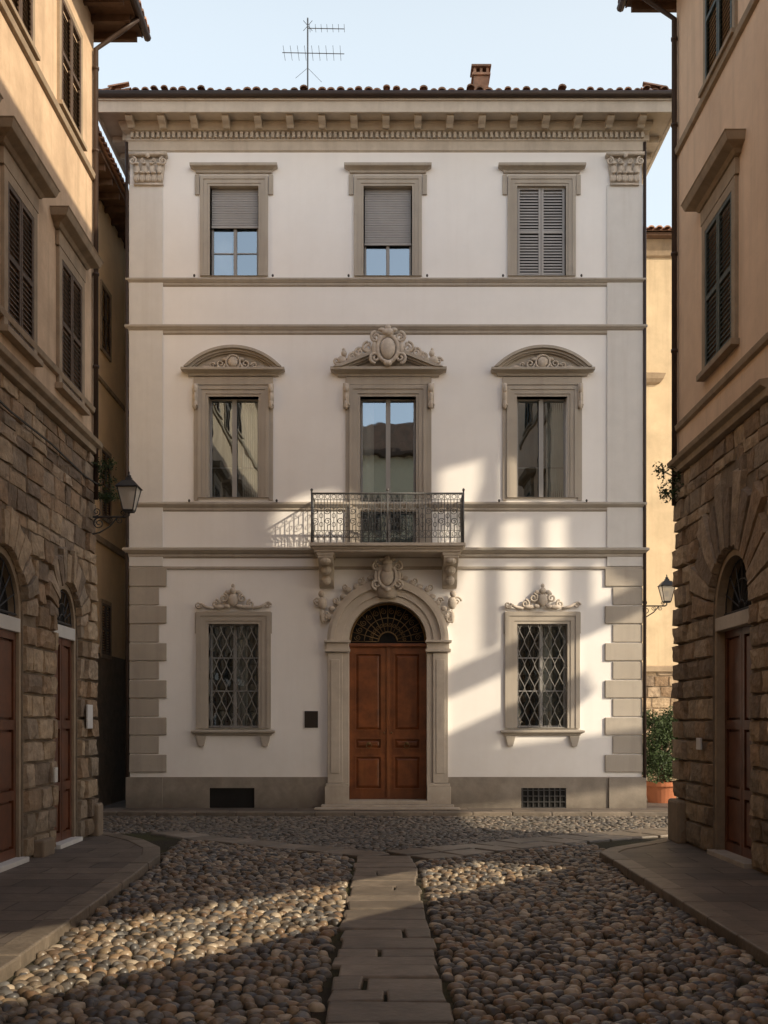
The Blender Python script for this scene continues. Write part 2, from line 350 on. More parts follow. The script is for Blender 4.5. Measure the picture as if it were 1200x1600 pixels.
m.build('roof_slopes',M_tile,pal)
m=MB(T)
def coppo(m,p0,p1,r,side,up=True):
    P0=Vector(p0);P1=Vector(p1);t=(P1-P0);n=6;vs=[];fs=[]
    sd=Vector(side)
    for P,rr in ((P0,r*1.08),(P1,r*.85)):
        for k in range(n+1):
            a_=math.pi*k/n; vs.append(tuple(P+sd*rr*math.cos(a_)+Vector((0,0,1))*rr*.85*math.sin(a_)))
    for P,rr in ((P0,r*.85),):
        for k in range(n+1):
            a_=math.pi*k/n; vs.append(tuple(P+sd*rr*math.cos(a_)+Vector((0,0,1))*rr*.62*math.sin(a_)))
    for k in range(n): fs.append((k,k+1,n+2+k,n+1+k)); fs.append((k,k+1,2*n+3+k,2*n+2+k))
    m.add(vs,fs)
nt_=int((xr-xl)/.235)
for i in range(nt_):
    u=xl+.12+i*.235
    big=random.random()<.3
    for j in range(5):
        o0=OV+.10-j*.42; zz=zr+.035+(j*.42)*rise+random.uniform(-.02,.015)+(random.uniform(.04,.09) if (j==0 and big) else 0)
        if u<xl+.42*j or u>xr-.42*j: continue
        du=random.uniform(-.02,.02)
        coppo(m,(u+du,o0+random.uniform(-.05,.03),zz+.02),(u,o0-.47,zz+.47*rise-.01),.094*random.uniform(.85,1.15),(1,0,0))
for sgn,ue in ((-1,xl),(1,xr)):
    for i in range(48):
        o0=OV-.1-i*.25
        coppo(m,(ue+sgn*.10,o0,zr+.06),(ue-sgn*.42,o0,zr+.05+.13),.095,(0,1,0))
        coppo(m,(ue-sgn*.32,o0,zr+.2),(ue-sgn*.84,o0,zr+.32),.095,(0,1,0))
m.build('roof_tiles',M_tile,pal,smooth=True,recalc=False)
m=MB(T)
cu=2.65; co=-1.5
m.box(cu-.2,cu+.2,co-.2,co+.2,18.6,19.95); m.box(cu-.25,cu+.25,co-.25,co+.25,19.951,20.02)
for a in (-.17,0,.17): m.box(cu+a-.035,cu+a+.035,co-.2,co+.2,20.021,20.17)
m.box(cu-.27,cu+.27,co-.27,co+.27,20.171,20.23)
m.build('chimney',M_tile,pal,bevel=.01)
# ---- windows
trim=MB(T); orn=MB(T); fr=MB(T); gl=MB(T); sh=MB(T); curt=MB(T)
def frame(m,u0,u1,z0,z1,w,out,bottom=False):
    zb=z0-(w if bottom else 0)
    m.plate(rect(u0-w,u1+w,zb,z1+w),[rect(u0-w*.66,u1+w*.66,z0+(.002 if not bottom else -w*.66),z1+w*.66)],out,-.01)
    m.plate(rect(u0-w*.658,u1+w*.658,z0+.001-(w*.655 if bottom else 0),z1+w*.658),[rect(u0-w*.25,u1+w*.25,z0+.003-(w*.25 if bottom else 0),z1+w*.25)],out*.68,-.01)
    m.plate(rect(u0-w*.248,u1+w*.248,z0+.002-(w*.24 if bottom else 0),z1+w*.248),[rect(u0,u1,z0+.004,z1)],out*.4,-.25)
def casement(u0,u1,z0,z1,o=-.2,bars=(),mid=True,fw=.05):
    fr.plate(rect(u0,u1,z0,z1),[rect(u0+fw,(u0+u1)/2-.045,z0+.07,z1-fw),rect((u0+u1)/2+.045,u1-fw,z0+.07,z1-fw)],o,o-.06)
    fr.box((u0+u1)/2-.03,(u0+u1)/2+.03,o+.001,o+.02,z0+.01,z1-.01)
    for z in bars: fr.box(u0+fw,u1-fw,o-.04,o-.005,z-.014,z+.014)
    gl.add([(u0+.02,o-.03,z0+.02),((u0+u1)/2,o-.035,z0+.02),((u0+u1)/2,o-.035,z1-.02),(u0+.02,o-.03,z1-.02)],[(0,1,2,3)])
    gl.add([((u0+u1)/2,o-.033,z0+.02),(u1-.02,o-.026,z0+.02),(u1-.02,o-.026,z1-.02),((u0+u1)/2,o-.033,z1-.02)],[(0,1,2,3)])
def hood(m,u0,u1,z0,z1,o):
    h=z1-z0
    m.mould(u0,u1,[(.0,z0),(o*.3,z0+.01),(o*.35,z0+h*.3),(o*.6,z0+h*.45),(o*.95,z0+h*.6),(o,z0+h*.65),(o,z0+h*.95),(.02,z1+.02)])
for i,c in enumerate(WC):
    u0,u1=U(c-38),U(c+38); z0,z1=Z(432),Z(291)
    frame(trim,u0,u1,z0,z1,15/60,.07)
    hood(trim,U(c-56),U(c+56),Z(272),Z(259),.2)
    trim.box(U(c-61),U(c-54),.0,.05,Z(305),Z(274)); trim.box(U(c+54),U(c+61),.0,.05,Z(305),Z(274))
    if i<2:
        zs=Z(350) if i==0 else Z(377)
        casement(u0+.02,u1-.02,z0,zs+.05,bars=[(z0+zs)/2] if i==0 else [])
        z=z1-.01
        while z>zs:
            sh.hexa([(u0+.03,-.16,z-.045),(u1-.03,-.16,z-.045),(u1-.03,-.13,z-.045),(u0+.03,-.13,z-.045),(u0+.03,-.16,z-.004),(u1-.03,-.16,z-.004),(u1-.03,-.143,z-.004),(u0+.03,-.143,z-.004)]); z-=.045
        sh.box(u0+.02,u1-.02,-.165,-.12,zs-.05,zs-.002)
    if i==0: curt.box(u0+.06,u0+.5,-.5,-.46,z0,zs)
def louvre(mf,u0,u1,z0,z1,o,sp=.06,st=.06,rails=1):
    mid=(u0+u1)/2
    for a,b in ((u0,mid-.006),(mid+.006,u1)):
        hs=[]; n=rails+1; H=(z1-z0)
        for k in range(n): hs.append(rect(a+st,b-st,z0+st+ k*(H-st)/n, z0+(k+1)*(H-st)/n))
        mf.plate(rect(a,b,z0,z1),hs,o,o-.045)
        for h in hs:
            z=h[0][1]+.01
            while z+sp*.6<h[2][1]:
                mf.hexa([(a+st*.8,o-.012,z),(b-st*.8,o-.012,z),(b-st*.8,o-.004,z),(a+st*.8,o-.004,z),(a+st*.8,o-.045,z+sp*.75),(b-st*.8,o-.045,z+sp*.75),(b-st*.8,o-.037,z+sp*.75),(a+st*.8,o-.037,z+sp*.75)])
                z+=sp
c=846; louvre(sh,U(c-37),U(c+37),Z(431),Z(291),-.06,.075,.06)
def console(m,u,z0,z1,w,o):
    h=z1-z0
    m.box(u-w/2,u+w/2,0,o*.55,z0+h*.1,z1)
    m.ell((u,o*.62,z1-h*.2),(w*.5,o*.5,h*.2)); m.ell((u,o*.5,z0+h*.22),(w*.42,o*.4,h*.2)); m.spiral(u,z0+h*.15,w*.5,o*.7,w*.15,1.3)
    m.ell((u,o*.6,z0+h*.5),(w*.3,o*.35,h*.25))
def arcpts(uc,zc,r,a0,a1,n): return [(uc+r*math.cos(a0+(a1-a0)*i/n),zc+r*math.sin(a0+(a1-a0)*i/n)) for i in range(n+1)]
for c in (365,847):
    u0,u1=U(c-39.5),U(c+39.5); z0,z1=Z(778),Z(620)
    frame(trim,u0,u1,z0,z1,16/60,.08)
    trim.box(U(c-62),U(c-55),0,.04,Z(782),Z(604)); trim.box(U(c+55),U(c+62),0,.04,Z(782),Z(604))
    trim.box(U(c-62),U(c+62),.0,.06,Z(602),Z(590))
    console(orn,U(c-59),Z(642),Z(601),.13,.2); console(orn,U(c+59),Z(642),Z(601),.13,.2)
    hood(trim,U(c-66),U(c+66),Z(589),Z(577),.24)
    hw=76/60; zb=Z(577); rise_=33/60; R=(hw*hw+rise_*rise_)/(2*rise_); zc=zb+rise_-R; a=math.asin(hw/R)
    def band(ro,ri,o,b=-.01):
        po=[p for p in arcpts(U(c),zc,ro,math.pi/2+math.asin(min(1,hw*1.0/ro)) ,math.pi/2-math.asin(min(1,hw/ro)),24)]
        pi_=[p for p in arcpts(U(c),zc,ri,math.pi/2-math.asin(min(1,hw*.985/ri)),math.pi/2+math.asin(min(1,hw*.985/ri)),24)]
        pi_=[(p[0],max(p[1],zb+.005)) for p in pi_]; po=[(p[0],max(p[1],zb+.01)) for p in po]
        trim.plate(po+pi_,[],o,b)
    band(R,R-.07,.26); band(R-.071,R-.13,.19); band(R-.131,R-.17,.13)
    po=arcpts(U(c),zc,R-.12,math.pi/2+a*.8,math.pi/2-a*.8,16)
    trim.plate([(p[0],max(p[1],zb+.02)) for p in po]+[(U(c)+hw*.8,zb-.01),(U(c)-hw*.8,zb-.01)],[],.05,-.01)
    uc=U(c); zc2=Z(568)
    orn.ell((uc,.12,zc2),(.14,.07,.14)); 
    orn.tube([(uc+.18*math.cos(t*math.pi/8),.12,zc2+.18*math.sin(t*math.pi/8)) for t in range(16)],.03,5,closed=True)
    for sgn in (-1,1):
        orn.spiral(uc+sgn*.32,zc2-.04,.12,.1,.03,1.4,0 if sgn<0 else math.pi,sgn); orn.spiral(uc+sgn*.54,zc2-.08,.08,.09,.025,1.3,0 if sgn<0 else math.pi,-sgn)
        orn.ell((uc+sgn*.7,.08,zc2-.11),(.12,.04,.03)); orn.ell((uc+sgn*.2,.1,zc2+.08),(.1,.04,.05))
    casement(u0+.01,u1-.01,z0,z1,-.22)
    fr.box((u0+u1)/2-.06,(u0+u1)/2+.06,-.199,-.17,z0+.02,z1-.01)
    for k in range(9):
        x=u1-.46+k*.05; curt.ell((x,-.42,(z0+z1)/2),(.035,.03,1.4),8,8)
    fr.box(u0+.05,u1-.05,-.35,-.33,z0+.85,z0+.87)
c=606.5; u0,u1=U(563),U(650); z0,z1=Z(852),Z(620)
frame(trim,u0,u1,z0+.03,z1,17/60,.09)
trim.box(U(540),U(546),0,.045,z0,Z(604)); trim.box(U(667),U(674),0,.045,z0,Z(604)); trim.box(U(540),U(674),0,.06,Z(602),Z(590))
console(orn,U(541),Z(642),Z(601),.16,.22); console(orn,U(673),Z(642),Z(601),.16,.22)
hood(trim,U(533),U(681),Z(590),Z(577),.27)
zb=Z(578)
for o,w0,w1 in ((.30,0,.09),(.22,.091,.15),(.15,.151,.19)):
    for sgn in (-1,1):
        ub=U(c)+sgn*85/60; ua=U(c)
        zt_=Z(543)
        pts=[(ub-sgn*w0*2.3,zb+.005),(ua,zt_-w0),(ua,zt_-w1),(ub-sgn*w1*2.3,zb+.005)]
        trim.plate(pts,[],o+(.001 if sgn>0 else 0),-.01)
trim.plate([(U(c)-1.2,zb-.005),(U(c)+1.2,zb-.005),(U(c),Z(548))],[],.06,-.01)
def cart(uc,zc,s,o):
    orn.ell((uc,o,zc),(.17*s,.1*s,.24*s),14,10)
    n=18; orn.tube([(uc+.23*s*math.cos(2*math.pi*t/n),o,zc+.30*s*math.sin(2*math.pi*t/n)) for t in range(n)],.05*s,6,closed=True)
    orn.ell((uc,o+.03,zc+.36*s),(.14*s,.09*s,.09*s)); orn.ell((uc,o+.03,zc+.46*s),(.07*s,.07*s,.08*s))
    for sg in (-1,1):
        orn.spiral(uc+sg*.27*s,zc+.26*s,.12*s,o,.04*s,1.5,math.pi/2,-sg)
        orn.spiral(uc+sg*.28*s,zc-.2*s,.13*s,o,.04*s,1.5,-math.pi/2,sg)
        orn.ell((uc+sg*.13*s,o,zc+.42*s),(.09*s,.06*s,.05*s)); orn.ell((uc+sg*.3*s,o-.02,zc+.02*s),(.06*s,.06*s,.16*s))
    orn.ell((uc,o+.02,zc-.33*s),(.1*s,.08*s,.07*s))
cart(U(606),Z(551),1.15,.30)
for sg in (-1,1):
    for k,(dx,dz,r) in enumerate(((.52,.0,.15),(.74,-.13,.12),(.93,-.24,.09))):
        orn.spiral(U(606)+sg*dx,Z(560)+dz+.2,r,.24,.038,1.4,math.pi/2,-sg)
        orn.ell((U(606)+sg*(dx+.05),.22,Z(560)+dz+.14),(.1,.05,.07)); orn.ell((U(606)+sg*(dx-.03),.22,Z(560)+dz+.3),(.05,.05,.06))
    ux=U(606)+sg*71/60
    orn.ell((ux,.2,Z(567)),(.13,.08,.12)); orn.ell((ux-sg*.05,.22,Z(557)),(.075,.07,.09)); orn.spiral(ux+sg*.13,Z(568),.1,.2,.035,1.4,0,sg); orn.ell((ux-sg*.14,.18,Z(568)),(.1,.05,.06)); orn.ell((ux-sg*.04,.22,Z(551)),(.04,.04,.05))
casement(u0+.01,u1-.01,z0,z1,-.22)
fr.box((u0+u1)/2-.06,(u0+u1)/2+.06,-.199,-.17,z0+.02,z1-.01)
curt.box(u0+.05,u0+.35,-.5,-.47,z0,z1)
lat=MB(T)
for c in (365,847):
    u0,u1=U(c-39),U(c+39.5); z0,z1=Z(1138),Z(975)
    frame(trim,u0,u1,z0,z1,19/60,.07)
    hood(trim,U(c-57),U(c+57),Z(1150),Z(1141),.14)
    for sg in (-1,1):
        uu=U(c+sg*50); trim.prism([(uu-.13,Z(1150)),(uu+.13,Z(1150)),(uu+.1,Z(1158)),(uu+.06,Z(1166)),(uu-.06,Z(1166)),(uu-.1,Z(1158))],0,.1)
        trim.box(U(c+sg*57)-.05,U(c+sg*57)+.05,0,.05,Z(990),Z(957))
    uc=U(c); 
    orn.ell((uc,.1,Z(938)),(.13,.08,.18),12,8); orn.ell((uc,.12,Z(924)),(.09,.07,.09)); orn.ell((uc,.1,Z(916)),(.05,.05,.06))
    for sg in (-1,1):
        orn.spiral(uc+sg*.24,Z(935),.12,.1,.035,1.4,math.pi/2,sg); orn.spiral(uc+sg*.45,Z(944),.11,.09,.033,1.4,math.pi/2,sg)
        orn.tube([(uc+sg*.5,.08,Z(951)),(uc+sg*.7,.08,Z(949)),(uc+sg*.85,.08,Z(944))],.04,6); orn.spiral(uc+sg*.9,Z(946),.085,.09,.032,1.4,0,sg)
        orn.ell((uc+sg*.33,.09,Z(949)),(.18,.05,.06)); orn.ell((uc+sg*.14,.09,Z(926)),(.08,.05,.06)); orn.ell((uc+sg*.16,.1,Z(948)),(.09,.06,.06))
    nb=10; w=(u1-u0)/nb
    for k in range(nb+1):
        pts=[]
        for j in range(81):
            t=j/80; z=z0+(z1-z0)*t
            ph=t*math.pi*2*4.5+(math.pi if k%2 else 0)
            a=.45*math.sin(ph)+.55*(2/math.pi)*math.asin(math.sin(ph))
            pts.append((min(u1-.01,max(u0+.01,u0+w*k+a*w*.52)),-.03,z))
        lat.tube(pts,.012,5)
    for z in (z0+.02,z1-.02): lat.tube([(u0,-.03,z),(u1,-.03,z)],.012,5)
    casement(u0+.01,u1-.01,z0,z1,-.25,bars=[z0+(z1-z0)*.36,z0+(z1-z0)*.68])
    for k in range(8):
        x=(u0+u1)/2-.02+k*.045+random.uniform(-.01,.01); curt.ell((x,-.36,(z0+z1)/2),(.03,.025,1.42),8,8)
trim.build('window_surrounds',M_trim,pal,bevel=.006)
fr.build('window_frames',M_frame,pal)
gl.build('window_panes',M_glass,pal,recalc=False)
sh.build('window_shutters',M_shut,pal)
curt.build('curtains',M_curt,pal,smooth=True)
lat.build('window_grilles',M_lat,pal,smooth=True)
# ---- portal
m=MB(T)
uc=DC
def ring(m,ri,ro,o,b=-.01,n=36):
    pts=arcpts(uc,DZS,ro,math.pi,0,n)+arcpts(uc,DZS,ri,0,math.pi,n); m.plate(pts,[],o,b)
ring(m,DHW*.995,DHW+.16,.08,-.3); ring(m,DHW+.161,DHW+.36,.12); ring(m,DHW+.361,DHW+.47,.2); ring(m,DHW+.471,DHW+.56,.15)
for sg in (-1,1):
    a=uc+sg*DHW*.995; 
    m.box(a,a+sg*.16,-.3,.08,.3,DZS-.32); m.box(a+sg*.161,a+sg*.55,-.01,.13,.75,DZS-.32); m.box(a+sg*.24,a+sg*.47,.131,.15,1.0,DZS-.5)
    m.box(a-sg*.03,a+sg*.62,-.02,.2,DZS-.30,DZS-.22); m.box(a-sg*.0,a+sg*.58,-.02,.16,DZS-.219,DZS-.06); m.box(a-sg*.04,a+sg*.64,-.02,.24,DZS-.059,DZS+.0)
    m.box(a-sg*.0,a+sg*.62,-.28,.2,.1,.66); m.box(a-sg*.0,a+sg*.59,-.02,.17,.661,.74)
m.build('portal_surround',M_corn,pal,bevel=.012)
cart(U(605),Z(903),1.0,.28)
orn.ell((U(605),.3,Z(890)),(.13,.12,.15)); orn.prism([(U(592),Z(935)),(U(618),Z(935)),(U(624),Z(900)),(U(586),Z(900))],0,.25)
for sg in (-1,1):
    for k in range(9):
        an=math.radians(22+k*7.5); rr=DHW+.62+.04*math.sin(k*2)
        x=uc+sg*rr*math.cos(an); z=DZS+rr*math.sin(an)
        orn.ell((x,.11,z),(.09,.045,.07)); 
        if k%2==0: orn.spiral(x+sg*.07,z+.06,.09,.12,.028,1.4,random.random()*6,sg)
    x=U(605)+sg*101/60
    orn.ell((x,.13,Z(943)),(.12,.08,.17)); orn.ell((x+sg*.02,.15,Z(929)),(.085,.07,.09)); orn.spiral(x+sg*.12,Z(940),.12,.12,.032,1.4,0,sg); orn.ell((x,.1,Z(964)),(.07,.06,.18)); orn.spiral(x-sg*.08,Z(968),.085,.12,.028,1.4,0,-sg)
orn.build('carved_ornaments',M_orn,pal,smooth=True)
m=MB(T); zb=.3; zt_=Z(1010); od=-.33
m.box(uc-DHW,uc+DHW,od-.08,od+.05,zt_,zt_+.1); m.box(uc-DHW,uc+DHW,od+.02,od+.09,zt_+.02,zt_+.06)
for sg in (-1,1):
    a=uc+sg*.012; b=uc+sg*(DHW-.005)
    lo,hi=min(a,b),max(a,b)
    hs=[rect(lo+.13,hi-.13,zb+.24,zb+1.15),rect(lo+.13,hi-.13,zb+1.30,zb+1.62),rect(lo+.13,hi-.13,zb+1.78,zt_-.14)]
    m.plate(rect(lo,hi,zb,zt_),hs,od,od-.06)
    for h in hs:
        x0,x1,y0,y1=h[0][0],h[1][0],h[0][1],h[2][1]
        m.plate(rect(x0,x1,y0,y1),[rect(x0+.04,x1-.04,y0+.04,y1-.04)],od+.02,od-.05)
        m.plate(rect(x0+.039,x1-.039,y0+.039,y1-.039),[],od-.045,od-.06)
        i=.09
        m.hexa([(x0+.05,od-.05,y0+.05),(x1-.05,od-.05,y0+.05),(x1-.05,od-.05,y1-.05),(x0+.05,od-.05,y1-.05),(x0+i+.03,od-.01,y0+i+.03),(x1-i-.03,od-.01,y0+i+.03),(x1-i-.03,od-.01,y1-i-.03),(x0+i+.03,od-.01,y1-i-.03)])
m.box(uc-.035,uc+.035,od+.001,od+.035,zb,zt_)
m.build('door_leaves',M_wood,pal,bevel=.006)
m=MB(T)
for sg in (-1,1):
    x=uc+sg*.3
    m.ell((x+sg*.2,od+.04,zb+1.47),(.05,.04,.05)); m.tube([(x+sg*.2+.07*math.cos(t*math.pi/6),od+.05,zb+1.41+.07*math.sin(t*math.pi/6)) for t in range(12)],.012,5,closed=True)
    m.ell((uc+sg*.1,od+.05,zb+1.75),(.025,.03,.025))
m.build('door_knockers',M_brass,pal,smooth=True)
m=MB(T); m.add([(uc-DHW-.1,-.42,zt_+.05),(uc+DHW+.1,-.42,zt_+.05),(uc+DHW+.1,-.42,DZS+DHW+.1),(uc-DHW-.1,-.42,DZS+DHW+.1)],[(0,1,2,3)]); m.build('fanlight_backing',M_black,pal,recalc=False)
m=MB(T); zc=DZS+.0; of=-.3
m.tube([(p[0],of,p[1]) for p in arcpts(uc,zc,DHW-.03,0,math.pi,30)],.03,6)
m.tube([(p[0],of,p[1]) for p in arcpts(uc,zc,.25,0,math.pi,16)],.018,6); m.tube([(p[0],of,p[1]) for p in arcpts(uc,zc,.62,0,math.pi,24)],.012,6)
for k in range(13):
    a=math.pi*k/12; m.tube([(uc+.25*math.cos(a),of,zc+.25*math.sin(a)),(uc+.98*math.cos(a),of,zc+.98*math.sin(a))],.012,5)
    if k<12:
        a2=a+math.pi/24
        m.spiral(uc+.8*math.cos(a2),zc+.8*math.sin(a2),.085,of,.010,1.5,a2); m.spiral(uc+.45*math.cos(a2),zc+.45*math.sin(a2),.055,of,.009,1.3,a2+2)
m.build('fanlight_ironwork',M_brass,pal,smooth=True)
m=MB(T)
m.box(U(503),U(708),-.4,.42,.1,.2); m.box(U(545),U(667),-.45,.2,.2005,.298)
m.box(U(494),U(716),.421,.8,.1,.15)
m.build('door_steps',M_corn,pal,bevel=.015)
m=MB(T); m.pbox(476,497,1111,1137,0,.03); m.build('wall_plaque',M_sign,pal,bevel=.004)
# ---- balcony
m=MB(T)
b0,b1=-1.87,2.05; 
m.mould(b0+.1,b1-.1,[(.8,6.62),(.84,6.66),(.86,6.70),(.9,6.74),(.92,6.80),(.92,6.84),(.0,6.845)],ret=False)
m.box(b0,b1,.0,1.0,6.76,6.84); m.box(b0+.06,b1-.06,0,.93,6.70,6.759); m.box(b0+.1,b1-.1,0,.88,6.63,6.699)
m.build('balcony_slab',M_corn,pal,bevel=.01)
m=MB(T)
for px in (511,702):
    u=U(px); w=.19
    pts=[(0,6.63),(.8,6.63),(.82,6.5),(.72,6.38),(.5,6.32),(.36,6.2),(.3,6.0),(.2,5.86),(0,5.8)]
    vs=[(u-w,a,b) for a,b in pts]+[(u+w,a,b) for a,b in pts]; q=len(pts)
    m.add(vs,[tuple(range(q)),tuple(range(2*q-1,q-1,-1))]+[(j,(j+1)%q,q+(j+1)%q,q+j) for j in range(q)])
    m.box(u-w-.03,u+w+.03,0,.84,6.55,6.628)
    m.ell((u,.45,6.22),(.14,.12,.12)); m.ell((u,.7,6.42),(.15,.16,.1)); m.ell((u,.3,5.98),(.12,.1,.13))
m.build('balcony_brackets',M_corn,pal,bevel=.01)
m=MB(T)
def railing(p0,p1,n):
    P0=Vector(p0);P1=Vector(p1);d=(P1-P0);L_=d.length;e=d.normalized()
    def pt(a,z): q=P0+e*a; return (q.x,q.y,z)
    m.tube([pt(0,8.08),pt(L_,8.08)],.025,6); m.tube([pt(0,7.92),pt(L_,7.92)],.010,5); m.tube([pt(0,6.98),pt(L_,6.98)],.012,5); m.tube([pt(0,7.15),pt(L_,7.15)],.008,5)
    w=L_/n
    for i in range(n+1):
        a=i*w; m.tube([pt(a,6.85),pt(a,8.07)],.011,5)
        if i<n:
            c_=a+w/2
            m.tube([pt(c_+.05*math.cos(t*math.pi/6),8.0+.055*math.sin(t*math.pi/6)) for t in range(12)],.008,4,closed=True)
            m.tube([pt(c_+.05*math.cos(t*math.pi/6),7.065+.06*math.sin(t*math.pi/6)) for t in range(12)],.008,4,closed=True)
            if i%2==0:
                for zz,sg in ((7.64,1),(7.38,-1)):
                    pts=[]
                    for t in range(20):
                        s_=t/19; aa=sg*(math.pi/2)+s_*3.2*math.pi; q=.10*(1-.8*s_); pts.append(pt(c_+q*math.cos(aa),zz+q*math.sin(aa)))
                    m.tube(pts,.010,4)
                m.tube([pt(c_,7.15),pt(c_,7.3)],.009,4); m.tube([pt(c_,7.72),pt(c_,7.92)],.009,4)
            else:
                m.tube([pt(c_,7.15),pt(c_,7.92)],.008,4)
                for zz in (7.3,7.52,7.75):
                    m.tube([pt(c_+.045*math.cos(t*math.pi/4),zz+.06*math.sin(t*math.pi/4)) for t in range(8)],.008,4,closed=True)
railing((b0+.05,.95,0),(b1-.05,.95,0),24)
railing((b0+.05,.95,0),(b0+.05,.03,0),6); railing((b1-.05,.95,0),(b1-.05,.03,0),6)
for u in (b0+.05,b1-.05,0.09): m.tube([(u,.95,6.84),(u,.95,8.14)],.022,6); m.ell((u,.95,8.17),(.035,.035,.04))
m.build('balcony_railing',M_ironl,pal,smooth=True)
m=MB(T)
m.tube([(R0+.06,.05,.3),(R0+.06,.05,17.4)],.045,8); m.tube([(L0-.07,.05,.3),(L0-.07,.05,17.4)],.04,8)
m.build('downpipes',M_gut,pal,smooth=True)
m=MB(T)
for c in WC:
    for sg in (-1,1): m.ell((U(c+sg*61),.14,Z(434)),(.03,.03,.04)); 
for c in (365,847):
    for sg in (-1,1): m.ell((U(c+sg*68),.14,Z(784)),(.03,.03,.04))
m.build('shutter_hooks',M_iron,pal)
# ---- antenna
m=MB(T); ua,oa=-2.2,-3.0
def AZ(py): return EYE+(HOR-py)/54.2
def AU(px): return (px-600)/54.2
m.tube([(ua,oa,18.9),(ua,oa,AZ(28))],.022,6)
m.tube([(ua,oa,AZ(44)),(AU(538),oa,AZ(45))],.012,5)
for k in range(7):
    x=AU(484+k*9); m.tube([(x,oa-.18,AZ(44)),(x,oa+.18,AZ(44))],.006,4); m.tube([(x,oa,AZ(42.5)),(x,oa,AZ(46))],.006,4)
m.tube([(AU(441),oa,AZ(82)),(AU(538),oa,AZ(84))],.012,5)
for k in range(9):
    x=AU(444+k*11); m.tube([(x,oa-.35,AZ(83)),(x,oa+.35,AZ(83))],.006,4); m.tube([(x,oa,AZ(81.5)),(x,oa,AZ(84.5))],.006,4)
m.tube([(AU(474),oa,AZ(32)),(AU(488),oa,AZ(48))],.008,4); m.tube([(AU(474),oa,AZ(48)),(AU(488),oa,AZ(32))],.008,4)
m.tube([(ua,oa,AZ(106)),(ua-.35,oa,AZ(122))],.006,4); m.tube([(ua,oa,AZ(106)),(ua+.4,oa,AZ(128))],.006,4)
m.build('tv_antenna',M_ironl,None)
